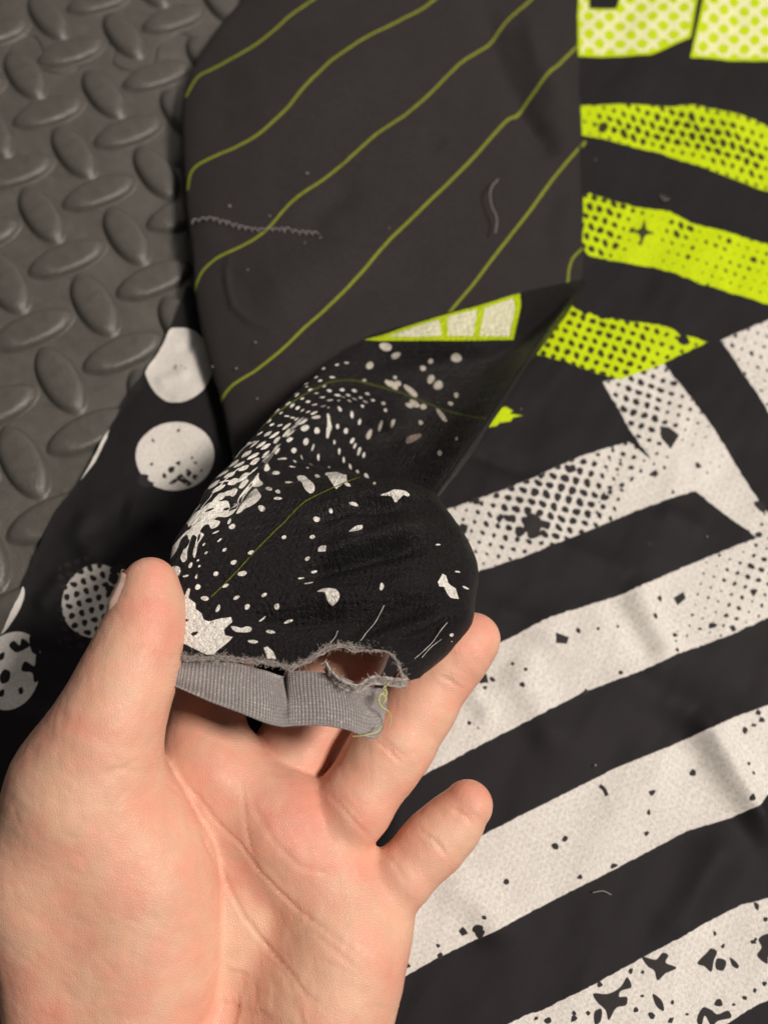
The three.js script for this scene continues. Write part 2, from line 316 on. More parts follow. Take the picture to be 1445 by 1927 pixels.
// black halftone in the white
const halftone = (P, region, o, a, b, n, size, color, opt = {}) => P.clip(region, () => P.lattice(o, a, b, n, (x, y, i, j) => {
  const r = Math.min(opt.cap || 6, size(x, y)); if (r > 0.5) P.dot(x + rr(-0.6, 0.6), y + rr(-0.6, 0.6), r * (opt.sx || 1.05) * rr(0.85, 1.12), r * rr(0.8, 1.1), opt.turn ?? 0.4, color, 0.14, 9);
}));
const bump2 = (x, y, cx, cy, rx, ry, ang = 0) => { const c = Math.cos(ang), s = Math.sin(ang), X = (c * (x - cx) + s * (y - cy)) / rx, Y = (-s * (x - cx) + c * (y - cy)) / ry; return Math.exp(-(X * X + Y * Y)); };
const B2 = '#2c292b';
halftone(bp, W.arm, [1230, 790], [19.2, 6.8], [-5, 19.5], [-26, 14, -16, 34], (x, y) => 6.6 * bump2(x, y, 1205, 750, 100, 100) + 1.9 + 3.2 * bump2(x, y, 1390, 1090, 150, 90, -0.4) * 1.2 + (fbm(x * 0.02, y * 0.02) - 0.16) * 7 - 5.5 * bump2(x, y, 1120, 1190, 230, 62, -0.42) - 5 * bump2(x, y, 930, 1300, 140, 130) - 2.5 * bump2(x, y, 1350, 920, 60, 90) - (x < 1120 && y < 1060 && x + y * 0.2 < 1300 ? 20 : 0), B2, { cap: 6.3 });
halftone(bp, W.arm, [1020, 950], [21.5, 4.2], [-6.5, 17.5], [-10, 12, -10, 10], (x, y) => (x > 1170 ? 0 : Math.min(6.9, 6.6 * bump2(x, y, 1050, 938, 135, 110, -0.4) + 2.6 * bump2(x, y, 960, 965, 160, 100, -0.4) + 1.2 * fbm(x * 0.03, y * 0.03))), B2, { sx: 1.2, turn: 0.8, cap: 7 });
halftone(bp, W.corner, [1400, 640], [18, 7], [-6, 19], [-8, 14, -8, 14], (x, y) => 2.8 + fbm(x * 0.03, y * 0.03) * 5, B2);
const star = (P, cx, cy, r, turn, color, n = 4, deep = 0.46) => { const pts = []; for (let k = 0; k < n * 2; k++) { const a = turn + k * Math.PI / n, q = r * (k % 2 ? deep : rr(0.75, 1.15)); pts.push([cx + q * Math.cos(a), cy + q * Math.sin(a)]); } P.fill(pts, color, { smooth: true }); };
const chip = (P, cx, cy, r, color) => { const n = 4 + Math.floor(rnd() * 3), t = rnd() * 6.28, pts = []; for (let k = 0; k < n; k++) { const a = t + k * 2 * Math.PI / n + rr(-0.35, 0.35), q = r * rr(0.55, 1.25); pts.push([cx + q * Math.cos(a), cy + q * Math.sin(a)]); } P.fill(pts, color, { smooth: rnd() < 0.4 }); };
for (const [x, y, r] of z6([[1030, 570, 40], [980, 720, 16], [770, 815, 16], [800, 795, 12], [845, 770, 10], [885, 745, 10], [640, 705, 17], [470, 925, 42], [430, 960, 20], [485, 970, 26], [520, 930, 24], [380, 905, 20], [345, 905, 16], [1085, 1225, 27], [600, 1405, 33], [665, 1367, 12], [1410, 855, 26], [1060, 1380, 12], [1385, 1205, 16], [1000, 1230, 15], [975, 1310, 10], [745, 1357, 7], [830, 1345, 7], [395, 1500, 9], [445, 1528, 7], [430, 1590, 9], [315, 1560, 9], [830, 1540, 8], [1300, 1350, 12], [1220, 1340, 14], [1050, 800, 8], [1155, 690, 16], [955, 1010, 12], [250, 830, 20], [200, 950, 24]])) chip(bp, x, y, r / 2.0, B2);
bp.fill(z6([[490, 1000], [520, 985], [545, 1005], [530, 1030], [480, 1025]]), WHITE, {}); bp.fill(z6([[505, 1003], [522, 1000], [524, 1015], [506, 1016]]), B2);
for (const [x, y, r] of z8([[1170, 495, 14], [1020, 565, 13], [1007, 637, 9], [1003, 715, 9], [708, 732, 10], [670, 762, 11], [490, 890, 10], [757, 875, 9], [880, 832, 13], [1355, 590, 11], [1368, 463, 8], [1385, 498, 7], [1355, 340, 17], [1425, 300, 14], [1390, 320, 8], [1410, 270, 12], [335, 1070, 15], [380, 1062, 20], [395, 1085, 20], [405, 1022, 9], [243, 1125, 9], [250, 1165, 14], [133, 1200, 10], [105, 1235, 16], [545, 183, 8], [555, 122, 7], [510, 100, 7], [405, 150, 22], [440, 155, 9], [410, 185, 10], [355, 313, 8], [775, 200, 14], [898, 133, 9], [1110, 45, 8]])) chip(bp, x, y, r / 1.95 + 0.6, B2);
bp.stroke(z8([[833, 538], [848, 552], [858, 576]]), B2, 7);
for (const [x, y, r] of z8([[1255, 1080, 8], [1285, 1125, 8], [945, 1218, 11], [985, 1222, 8], [830, 1265, 12], [985, 1308, 7], [1095, 1330, 8], [962, 1358, 10], [1018, 1378, 15], [1265, 1332, 14], [1320, 1340, 8], [1360, 1315, 7], [1395, 1290, 8], [1430, 1262, 8], [735, 1370, 8], [785, 1368, 9], [1390, 1110, 10], [1435, 1030, 9], [600, 1390, 9], [1150, 1375, 9], [1090, 1395, 13], [640, 1400, 14], [735, 1390, 14], [1400, 1100, 7]])) chip(bp, x, y, r / 1.95 + 0.4, B2);
for (const pts of [[[985, 1165], [1035, 1175], [1060, 1150], [1080, 1160], [1070, 1185], [1110, 1205], [1070, 1225], [1040, 1250], [1028, 1215], [1005, 1200]], [[805, 1300], [860, 1300], [905, 1275], [930, 1240], [945, 1275], [905, 1290], [900, 1310], [928, 1312], [925, 1340], [890, 1350], [860, 1395], [850, 1360], [820, 1330]], [[1190, 1190], [1225, 1150], [1240, 1135], [1262, 1145], [1250, 1180], [1240, 1220], [1215, 1200]], [[1262, 1172], [1295, 1180], [1285, 1215], [1258, 1208]], [[1310, 1168], [1340, 1195], [1338, 1208], [1318, 1198]], [[1022, 1300], [1055, 1325], [1062, 1362], [1035, 1345]], [[1405, 1160], [1420, 1130], [1410, 1100], [1445, 1080], [1500, 1100], [1490, 1170], [1445, 1160], [1440, 1190]], [[1395, 965], [1412, 975], [1408, 995], [1398, 985]], [[1185, 1400], [1210, 1350], [1240, 1360], [1260, 1375], [1300, 1362], [1310, 1385], [1260, 1400], [1240, 1420], [1215, 1380], [1200, 1420]], [[810, 1365], [835, 1355], [830, 1400], [812, 1412]]]) bp.fill(z8(pts), B2, { smooth: true });

// neon: two blocks of lettering and three stripes
const blockA = z3([[375, -260], [378, 295], [745, 295], [955, 205], [1040, -260]]), blockB = z3([[1062, -260], [1018, 10], [958, 300], [1363, 320], [1700, 318], [1700, -260]]);
for (const b of [blockA, blockB]) {
  bp.fill(b, NEON);
  bp.clip(b, () => {
    const inset = b.map(([x, y]) => { const cx = b.reduce((s, p) => s + p[0], 0) / b.length, cy = b.reduce((s, p) => s + p[1], 0) / b.length, d = Math.hypot(cx - x, cy - y); return [x + (cx - x) / d * 7, y + (cy - y) / d * 7]; });
    bp.fill(inset, '#dcdfae');
    bp.lattice(b === blockA ? z3([[490, 125]])[0] : z3([[1075, 105]])[0], [39.4, 1.5], [-19.6, 16.6], [-12, 14, -14, 8], (x, y) => bp.dot(x, y, 10, 9.2, 0, NEON, 0.05, 10));
    for (let k = 0; k < b.length; k++) bp.stroke(Print.dense([b[k], b[(k + 1) % b.length]], 10, false), NEON, 11, false);
  });
}
bp.fill(z3([[425, -200], [432, 40], [585, 45], [602, -10], [600, -200]]), NEON); bp.fill(z3([[436, -200], [440, 32], [580, 36], [594, -10], [592, -200]]), BLACK);
const N1 = z3([[385, 552], [600, 548], [780, 545], [950, 545], [1080, 570], [1150, 592], [1250, 622], [1363, 665], [1700, 770], [1700, 1090], [1363, 985], [1250, 945], [1080, 890], [900, 832], [800, 792], [600, 752], [480, 722], [397, 705]]);
const N2 = z3([[408, 1010], [440, 995], [520, 1030], [700, 1075], [840, 1095], [960, 1155], [1200, 1220], [1363, 1265], [1700, 1360], [1700, 1690], [1363, 1585], [1200, 1532], [1000, 1472], [780, 1382], [600, 1350], [430, 1312], [403, 1270]]);
const N3 = z6([[480, 230], [560, 140], [640, 15], [700, 62], [720, 50], [770, 78], [800, 75], [900, 92], [1000, 105], [1060, 128], [1085, 150], [1075, 175], [1100, 190], [1130, 180], [1115, 150], [1160, 165], [1200, 182], [1150, 200], [1100, 222], [1020, 262], [920, 302], [840, 335], [740, 307], [620, 262], [530, 240]]);
bp.fill(N1, NEON, { rough: 1.2 }); bp.fill(N2, NEON, { rough: 1.5 }); bp.fill(N3, NEON, { rough: 2 });
bp.fill(z6([[285, 542], [312, 500], [322, 470], [368, 455], [400, 470], [385, 482], [445, 486], [400, 496], [390, 512], [345, 520], [330, 535]]), NEON);
halftone(bp, N1, [1330, 245], [18.6, 5.4], [-9, 15.5], [-16, 14, -14, 14], (x, y) => 7.2 * bump2(x, y, 1290, 240, 130, 48, 0.28) + 5.5 * bump2(x, y, 1165, 246, 70, 24, 0.3) + 4.2 * bump2(x, y, 1410, 305, 80, 60, 0.3) + fbm(x * 0.03, y * 0.03) * 3, '#34341a', { turn: 0.9, sx: 1.3, cap: 6.6 });
halftone(bp, N2, [1120, 410], [18, 6], [-8, 16.5], [-6, 26, -12, 16], (x, y) => 7.5 * bump2(x, y, 1115, 425, 60, 75) + 4.2 * bump2(x, y, 1300, 450, 170, 60, 0.25) * (0.7 + fbm(x * 0.02, y * 0.02) * 2.5) + 1.0 + fbm(x * 0.025, y * 0.025) * 4 - 3 * bump2(x, y, 1200, 470, 55, 45), '#34341a', { turn: 0.9, sx: 1.2 });
halftone(bp, N3, [1120, 640], [18.5, 6.5], [-8, 17], [-9, 11, -8, 8], (x, y) => 6.6 * bump2(x, y, 1080, 640, 130, 90) + 3.0 + fbm(x * 0.03, y * 0.03) * 3, '#34341a', { turn: 0.8, sx: 1.1 });
star(bp, 1209, 437, 24, 0.15, '#3a3a22', 4, 0.34); chip(bp, 1132, 246, 11, '#34341a'); chip(bp, 1190, 430, 7, '#3a3a22');
bp.stroke(z3([[415, 735], [405, 752], [396, 764]]), OLIVE, 7);
bp.grain(0.12);
mesh('body_panel', body.geometry(240, 300), cloth(bp.texture(), knit, 0.00004, [150, 240], { roughness: 0.6, specularIntensity: 0.3 }), jersey);

// --- the dotted panel on the left
const sideFolds = [line([[330, 655], [385, 640], [430, 600]], 12, -0.0014), line([[290, 720], [360, 700]], 12, 0.001), line([[180, 950], [150, 1010], [190, 1060]], 22, 0.0016), line([[250, 720], [280, 740], [330, 760]], 16, -0.001), line([[230, 960], [320, 980]], 30, 0.0018), line([[120, 1080], [70, 1150]], 16, 0.0014)];
const side = new Patch([
  [[352, 540], [410, 545], [470, 550], [540, 555]], [[316, 630], [390, 630], [460, 630], [560, 630]], [[276, 696], [360, 700], [450, 700], [580, 700]], [[240, 748], [340, 750], [450, 750], [600, 750]],
  [[196, 828], [300, 820], [440, 820], [600, 820]], [[152, 906], [270, 895], [430, 895], [640, 895]], [[106, 965], [240, 965], [420, 965], [650, 965]], [[62, 1055], [210, 1055], [400, 1055], [650, 1055]],
  [[36, 1120], [180, 1130], [390, 1130], [650, 1130]], [[-4, 1205], [150, 1220], [380, 1220], [650, 1220]], [[-70, 1320], [120, 1330], [360, 1330], [650, 1330]], [[-130, 1450], [80, 1450], [340, 1450], [640, 1450]], [[-200, 1680], [40, 1680], [320, 1680], [620, 1680]],
].map(r => r.map(([x, y], i) => on(x, y, i ? 0.0052 : 0.0036))), {
  bend: (u, v, p, q) => { let s = 0.0020 * fbm(p.x * 44, p.z * 44, 8, 3) + 0.0016 * Math.exp(-u * 22) * (0.3 + fbm(v * 22, 3, 1)); for (const f of sideFolds) s += f(q[0], q[1]); return s; },
});
const sp = new Print(side, 1024, 1536, BLACK);
sp.dot(337, 686, 64, 70, 0.1, WHITE, 0, 40);
sp.dot(330, 858, 74, 65, -0.1, WHITE, 0, 40);
sp.clip(Print.dense([[245, 850], [420, 850], [420, 940], [245, 940]]), () => { });
for (const [x, y, r] of z5([[770, 712, 12], [738, 740, 17], [710, 765, 12], [812, 752, 17], [845, 712, 9], [840, 775, 13], [655, 718, 9], [660, 615, 9], [770, 572, 8], [625, 770, 14], [830, 690, 6], [870, 745, 8]])) chip(sp, x, y, r / 2.3, B2);
sp.fill(z5([[728, 800], [770, 765], [785, 758], [800, 778], [830, 800], [815, 815], [790, 800], [770, 788], [745, 808]]), B2); sp.fill(z5([[600, 765], [640, 765], [640, 785], [665, 800], [640, 815], [600, 800]]), B2, { smooth: true });
for (let k = 0; k < 9; k++) sp.dot(rr(325, 350), rr(685, 693), 2.4, 1.6, 0, '#8d877d', 0.2);
for (let y = 800; y < 915; y += 11) for (let x = 260; x < 405; x += 13) if (Math.hypot((x - 330) / 70, (y - 858) / 60) < 0.95) sp.dot(x + (y % 2) * 6, y, 2, 1.5, 0, '#c9c2b5', 0.1, 7);
sp.dot(181, 1132, 64, 70, 0.35, WHITE, 0.01, 36);
sp.clip([[110, 1050], [260, 1050], [260, 1220], [110, 1220]], () => sp.lattice([168, 1130], [18.5, -5.5], [5.5, 18.5], [-6, 6, -6, 6], (x, y) => { if (!(x > 195 && y < 1090)) sp.dot(x, y, 6.8, 5.8, 0.6, B2, 0.18, 8); }));
for (const [x, y, r] of [[216, 1090, 14], [226, 1072, 12], [208, 1108, 9], [214, 1074, 8]]) chip(sp, x, y, r, B2);
sp.dot(20, 1262, 56, 78, 0.25, WHITE, 0.03, 36);
for (const pts of [[[0, 1640], [20, 1605], [45, 1615], [38, 1655], [10, 1665]], [[95, 1610], [110, 1570], [150, 1590], [160, 1530], [200, 1560], [180, 1640], [150, 1660], [140, 1620]], [[40, 1500], [60, 1480], [85, 1500], [95, 1470], [130, 1500], [100, 1520], [70, 1530]], [[130, 1460], [160, 1470], [170, 1540], [140, 1530]], [[80, 1690], [95, 1680], [100, 1705], [88, 1712]], [[0, 1700], [18, 1690], [16, 1720], [0, 1722]], [[0, 1540], [20, 1530], [16, 1560], [0, 1566]]]) sp.fill(z5(pts), BLACK, { smooth: true });
sp.fill([[206, 808], [203, 826], [180, 870], [152, 906], [130, 906], [180, 810]], WHITE); sp.fill([[264, 703], [260, 716], [249, 734], [238, 735], [250, 700]], WHITE); sp.fill([[44, 1104], [40, 1140], [22, 1172], [2, 1194], [-30, 1200], [0, 1130]], WHITE, { smooth: true });
sp.grain(0.12);
mesh('side_panel', side.geometry(140, 260), cloth(sp.texture(), knit, 0.00004, [90, 150], { roughness: 0.6, specularIntensity: 0.3 }), jersey).userData.label = 'black panel with large white dots';

// --- the sleeve: a flattened tube, its rounded edge on the left, its seam to the body on the right
const sleeveRows = [[-150, 545, 1086], [-60, 492, 1086], [0, 455, 1087], [60, 404, 1087], [110, 372, 1087], [160, 351, 1087], [230, 344, 1088], [300, 345, 1090], [380, 351, 1094], [450, 359, 1098], [520, 365, 1096], [580, 373, 1064], [640, 385, 1010], [700, 400, 964], [760, 417, 920], [820, 431, 880], [880, 446, 840], [950, 470, 790]].map(([y, l, r]) => {
  const w = r - l, hb = 0.0145;
  return [[l + 26, 0.0045], [l + 5, 0.006], [l, 0.0095], [l + 7, 0.0135], [l + 0.06 * w + 14, hb + 0.001], [l + 0.22 * w, hb + 0.0018], [l + 0.45 * w, hb + 0.001], [l + 0.68 * w, hb - 0.001], [l + 0.84 * w, hb - 0.002], [l + 0.95 * w, 0.0112], [r, 0.0082], [r - 4, 0.0052]].map(([x, h]) => on(x, y, h));
});
const sleeveFolds = [
  line([[432, 482], [426, 510], [430, 545], [440, 580], [470, 605], [510, 622], [545, 628]], 6, 0.0009), line([[545, 292], [640, 302], [740, 306]], 5, -0.0005), line([[600, 440], [660, 455], [740, 462]], 5, -0.0007),
  line([[905, 0], [940, 110], [985, 200], [1040, 300]], 24, -0.0026), line([[985, 20], [1010, 120], [1050, 190], [1070, 220]], 22, 0.0026), line([[960, 180], [1010, 240], [1050, 290]], 20, -0.0024), line([[680, 340], [600, 400], [590, 460]], 26, -0.0012), line([[1060, 330], [1020, 420], [1040, 500]], 26, -0.0010),
  line([[790, 270], [810, 260], [830, 280]], 18, -0.001), line([[470, 560], [560, 520], [700, 470]], 60, 0.0018), line([[420, 200], [560, 170], [760, 90]], 80, 0.002), line([[520, 640], [640, 560], [800, 480]], 50, -0.0012),
];
const sleeve = new Patch(sleeveRows, { u0: 2 / 11, u1: 10 / 11, bend: (u, v, p, q) => { let s = 0.0022 * fbm(p.x * 17, p.z * 17, 4, 3) + 0.0009 * fbm(p.x * 34 + p.z * 20, p.z * 60 - p.x * 30, 2, 3) * clamp(u * 6 - 1); for (const f of sleeveFolds) s += 1.1 * f(q[0], q[1]); return s; } });
const SLEEVE = '#2c292a';
const slp = new Print(sleeve, 1536, 1536, SLEEVE);
const z2 = Z(340, 0, 1.9013);
for (const [pts, w] of [
  [[[20, 350], [48, 297], [70, 270], [110, 248], [210, 195], [300, 140], [400, 60], [480, 0], [560, -60], [640, -120]], 5.5], [[[25, 680], [33, 627], [50, 600], [100, 570], [200, 525], [290, 475], [380, 400], [440, 330], [520, 250], [600, 190], [700, 120], [790, 70], [860, 30], [905, 0], [1000, -70], [1080, -140]], 6],
  [[[52, 1050], [65, 1000], [80, 970], [120, 930], [200, 890], [300, 830], [400, 720], [500, 650], [610, 560], [700, 480], [800, 415], [900, 330], [1000, 230], [1080, 170], [1150, 90], [1200, 40], [1250, 0], [1330, -90]], 6],
  [[[120, 1480], [175, 1390], [265, 1325], [350, 1260], [450, 1160], [550, 1070], [650, 970], [740, 865], [850, 760], [950, 660], [1050, 560], [1150, 450], [1265, 330], [1340, 245], [1418, 165], [1440, 140]], 7], [[[930, 1155], [970, 1105], [1050, 1010], [1150, 880], [1250, 750], [1330, 640], [1440, 512]], 7], [[[1380, 1030], [1386, 1000], [1391, 960], [1406, 920], [1450, 878]], 6],
]) slp.stroke(z2(pts), OLIVE, w * 0.76);
slp.grain(0.14);
mesh('sleeve', sleeve.geometry(200, 260), cloth(slp.texture(), knit, 0.00012, [56, 70], { roughness: 0.74 }), jersey).userData.label = 'dark grey inner sleeve panel with thin yellow green lines';

// --- the raised, torn end of the sleeve
const G = (pts) => pts.map(([x, y, h]) => on(x, y, h / 1000));
const cuffRows = [
  G([[700, 668, 15], [690, 634, 23], [790, 604, 24], [890, 575, 22], [985, 549, 17], [1050, 535, 14], [1099, 526, 12], [1092, 548, 8]]),
  G([[690, 690, 14], [668, 648, 28], [770, 640, 25], [870, 640, 23], [962, 637, 23], [1020, 608, 22], [1078, 558, 20], [1070, 585, 8]]),
  G([[630, 740, 18], [600, 700, 36], [700, 694, 22], [800, 690, 18], [900, 688, 23], [962, 672, 30], [1020, 637, 36], [1000, 680, 12]]),
  G([[555, 820, 22], [520, 775, 46], [620, 768, 30], [720, 765, 22], [805, 765, 26], [875, 762, 37], [945, 754, 50], [920, 800, 18]]),
  G([[480, 920, 30], [440, 868, 58], [545, 846, 46], [640, 842, 31], [725, 840, 27], [805, 846, 39], [886, 840, 57], [860, 890, 24]]),
  G([[420, 990, 38], [385, 940, 66], [485, 918, 60], [580, 897, 53], [672, 880, 43], [752, 897, 44], [823, 926, 60], [810, 950, 40]]),
  G([[395, 1010, 42], [368, 962, 67], [480, 934, 66], [580, 909, 66], [678, 894, 64], [756, 908, 65], [824, 934, 64], [812, 960, 40]]),
  G([[355, 1075, 46], [330, 1022, 70], [450, 1008, 72], [570, 990, 72], [690, 970, 71], [790, 972, 69], [866, 994, 64], [840, 1030, 42]]),
  G([[345, 1110, 48], [318, 1075, 71], [450, 1070, 74], [580, 1060, 74], [700, 1050, 74], [810, 1050, 71], [897, 1060, 64], [870, 1080, 42]]),
  G([[340, 1150, 50], [315, 1130, 71], [460, 1135, 73], [590, 1128, 74], [710, 1120, 74], [812, 1120, 71], [894, 1124, 64], [868, 1135, 42]]),
  G([[345, 1200, 52], [318, 1186, 71], [450, 1190, 73], [570, 1186, 74], [690, 1178, 73], [795, 1184, 70], [884, 1180, 63], [858, 1190, 42]]),
  G([[345, 1240, 54], [322, 1238, 71], [440, 1243, 72.5], [540, 1250, 73], [650, 1235, 73], [755, 1240, 70], [862, 1215, 62], [838, 1230, 42]]),
  G([[350, 1262, 54], [322, 1262, 70], [440, 1270, 71], [540, 1285, 71], [640, 1300, 70], [735, 1312, 68], [800, 1268, 62], [780, 1280, 42]]),
];
const hem = [[250, 1236], [345, 1238], [380, 1240], [418, 1238], [460, 1243], [500, 1246], [530, 1252], [548, 1258], [562, 1250], [585, 1241], [604, 1228], [625, 1218], [642, 1215], [668, 1222], [700, 1222], [728, 1224], [742, 1234], [748, 1250], [756, 1268], [768, 1282], [800, 1275], [900, 1200]];
const hemY = (x) => { for (let i = 1; i < hem.length; i++) if (x <= hem[i][0]) { const a = hem[i - 1], b = hem[i], t = (x - a[0]) / (b[0] - a[0]); return a[1] + (b[1] - a[1]) * t; } return 1300; };
const cuffFolds = [
  line([[560, 1085], [660, 1055], [740, 1035], [810, 1020]], 16, -0.0016), line([[590, 1052], [700, 1020], [800, 990]], 20, 0.0014), line([[560, 1130], [690, 1120], [800, 1090]], 24, 0.0013), line([[600, 960], [700, 935], [800, 940]], 16, 0.0012), line([[560, 985], [660, 955], [760, 955]], 13, -0.0010),
  line([[450, 1160], [560, 1170], [650, 1160]], 20, -0.0012), line([[640, 1200], [700, 1180], [770, 1150], [840, 1120]], 18, -0.0012), line([[690, 1215], [760, 1190], [840, 1150]], 18, 0.0012), line([[700, 1210], [790, 1195], [860, 1160]], 12, -0.0008),
  line([[380, 960], [440, 900], [510, 830], [560, 770]], 16, 0.0012), line([[420, 960], [500, 880], [560, 800]], 12, -0.0010), line([[450, 920], [520, 850], [560, 800]], 7, 0.0006), line([[540, 800], [630, 770], [720, 790], [790, 850]], 22, 0.0016), line([[560, 850], [660, 860], [740, 890]], 18, -0.0014),
];
const cuff = new Patch(cuffRows, {
  u0: 1 / 7, u1: 6 / 7,
  bend: (u, v, p, q) => { let s = 0.00035 * fbm(p.x * 160, p.z * 160, 3, 3) + 0.0009 * fbm(p.x * 50, p.z * 70, 6, 2); if (u > 0.12 && u < 0.88) for (const f of cuffFolds) s += 2.6 * f(q[0], q[1]); return s; },
});
const cp = new Print(cuff, 2048, 2048, BLACK);
const CW = '#f4f0e8';
// folded rim with its pale panels edged in neon
const rim = [[684, 640], [790, 606], [890, 578], [978, 551], [980, 575], [966, 639], [870, 641], [770, 641]];
cp.fill(rim, NEON); cp.fill([[730, 632], [790, 612], [826, 602], [830, 632], [780, 634]], '#e4e3c8'); cp.fill([[842, 597], [898, 582], [890, 632], [842, 632]], '#e4e3c8'); cp.fill([[912, 579], [965, 561], [969, 580], [958, 632], [902, 632]], '#e4e3c8');
cp.lattice([850, 600], [12, -2], [3, 9], [-14, 12, -6, 8], (x, y) => { if (y > 636 - 0 && y < 640) return; if (x > 735 && x < 962 && y > 642 - (x - 690) * 0.29 && y < 630) cp.dot(x, y, 2.1, 1.6, 0, '#c4cf6a', 0.1, 7); });
// dashes of the halftone along the ridge, copied from their places
for (const list of [z11([[1020, 165, 20, 8, -0.3], [1055, 210, 22, 10, -0.25], [1137, 193, 24, 10, 0.05], [925, 225, 14, 6, -0.5], [940, 246, 20, 8, -0.3], [882, 315, 20, 8, -0.4], [1015, 315, 28, 12, 0.05], [915, 345, 22, 11, -0.3], [785, 375, 18, 5, -0.5], [800, 395, 18, 6, -0.5], [940, 388, 26, 13, 0.15], [830, 423, 26, 13, -0.25], [985, 430, 25, 15, 0.15], [1095, 425, 25, 17, 0.15], [1203, 432, 25, 17, 0.2], [1315, 457, 22, 14, 0.2], [875, 452, 25, 6, -0.1], [1040, 478, 36, 18, 0.25], [1140, 480, 26, 16, 0.4], [1250, 500, 20, 14, 0.3], [1358, 523, 22, 15, 0.3], [915, 488, 28, 7, -0.05], [955, 523, 28, 9, 0.05], [1070, 520, 28, 10, 0.2], [1185, 530, 28, 14, 0.5], [1280, 555, 28, 16, 0.5], [700, 450, 30, 9, -0.7], [720, 465, 30, 9, -0.7], [680, 460, 26, 7, -0.8], [762, 497, 20, 11, -0.5], [800, 525, 24, 12, -0.25], [835, 555, 26, 7, -0.2], [880, 582, 26, 6, -0.1], [1010, 573, 20, 10, 0.3], [1110, 580, 28, 11, 0.6], [612, 525, 34, 12, -0.8], [640, 545, 34, 13, -0.75], [668, 560, 34, 13, -0.75], [700, 583, 34, 14, -0.7], [545, 607, 34, 12, -0.7], [575, 625, 22, 7, -0.7], [725, 610, 30, 6, -0.6], [760, 630, 24, 9, -0.5], [800, 652, 34, 16, -0.35], [918, 632, 26, 14, 0.45], [1035, 640, 30, 12, 0.5], [1145, 675, 30, 14, 1.0], [1228, 622, 18, 16, 0.3], [475, 693, 34, 14, -0.65], [600, 663, 20, 12, 0.3], [630, 685, 22, 12, 0.1], [660, 700, 28, 9, -0.6], [490, 732, 22, 12, -0.5], [525, 757, 20, 12, -0.4], [695, 710, 48, 9, -0.75], [735, 720, 44, 15, -0.5], [835, 697, 52, 17, 0.15], [770, 763, 46, 26, 0.05], [880, 778, 30, 28, 0.4], [1055, 740, 14, 26, -0.4], [1130, 775, 18, 32, -0.3], [1225, 720, 14, 28, -0.4], [1330, 805, 16, 30, 0.5], [1190, 850, 16, 30, 0.5], [1045, 860, 10, 22, -0.2], [880, 893, 11, 30, -0.1], [800, 858, 28, 34, -0.3], [700, 930, 28, 32, 0], [948, 940, 9, 24, -0.15], [1095, 910, 9, 22, -0.2], [1215, 885, 12, 24, 0.4], [1252, 920, 14, 30, 0.4], [1135, 950, 9, 20, -0.2], [785, 970, 9, 26, -0.4], [860, 1020, 12, 30, -0.15], [930, 1045, 12, 16, -0.3], [1012, 997, 11, 14, 0], [1185, 985, 11, 24, -0.3], [1240, 1022, 14, 22, -0.5], [1322, 1062, 18, 42, -0.75], [1290, 945, 12, 20, 0.2], [610, 992, 32, 10, 0.3], [705, 1022, 22, 10, 0.5], [680, 1073, 34, 9, 0.1], [808, 1080, 14, 7, 0.2], [542, 1120, 30, 18, 0.15], [492, 1052, 26, 34, 0.6], [890, 1152, 22, 12, 0.1], [655, 1203, 36, 12, 0.1], [480, 1265, 32, 20, 0.2], [558, 1296, 24, 16, 0.2], [558, 1355, 38, 12, 0], [420, 1425, 34, 20, 0.3], [1378, 1213, 13, 18, -0.2], [1160, 1225, 12, 28, -0.5],
  [570, 775, 60, 17, -0.72], [600, 810, 60, 22, -0.72], [650, 805, 60, 9, -0.7], [660, 840, 40, 19, -0.4], [445, 820, 40, 16, -0.65], [475, 850, 52, 18, -0.65], [505, 885, 54, 20, -0.65], [545, 915, 60, 7, -0.8], [565, 930, 40, 18, -0.75], [400, 800, 34, 8, -0.65], [520, 940, 60, 6, -0.85], [310, 885, 24, 9, -0.5], [345, 905, 60, 10, -0.72], [375, 930, 54, 18, -0.7], [400, 955, 60, 17, -0.6], [270, 1003, 54, 22, -0.7], [300, 1040, 64, 18, -0.6], [320, 1075, 60, 22, -0.6], [420, 1000, 60, 17, -0.75], [440, 1015, 70, 6, -0.8], [180, 1075, 60, 20, -0.8], [240, 950, 50, 7, -0.75], [200, 1110, 56, 20, -0.65], [225, 1145, 64, 20, -0.6], [250, 1185, 72, 20, -0.6], [270, 1215, 64, 20, -0.6], [90, 1180, 60, 20, -0.65], [120, 1215, 56, 22, -0.65], [150, 1255, 70, 20, -0.6], [180, 1290, 60, 20, -0.6], [210, 1365, 50, 18, -0.9], [330, 1130, 70, 7, -0.7], [300, 1240, 80, 9, -0.75], [20, 1280, 54, 19, -0.65], [40, 1320, 60, 20, -0.55], [60, 1365, 80, 18, -0.5], [130, 1320, 90, 14, -0.6]]),
]) for (const [x, y, rx, ry, t] of list) cp.dot(x, y, Math.max(rx * 0.88, 6) / 4.5156, Math.max(ry * 0.72, 4) / 4.5156, t, CW, 0.04, 14, rx > 1.6 * ry);
cp.fill(z11([[930, 680], [950, 678], [985, 715], [1008, 745], [998, 790], [988, 830], [975, 828], [965, 770], [955, 720]]), CW, { smooth: true });
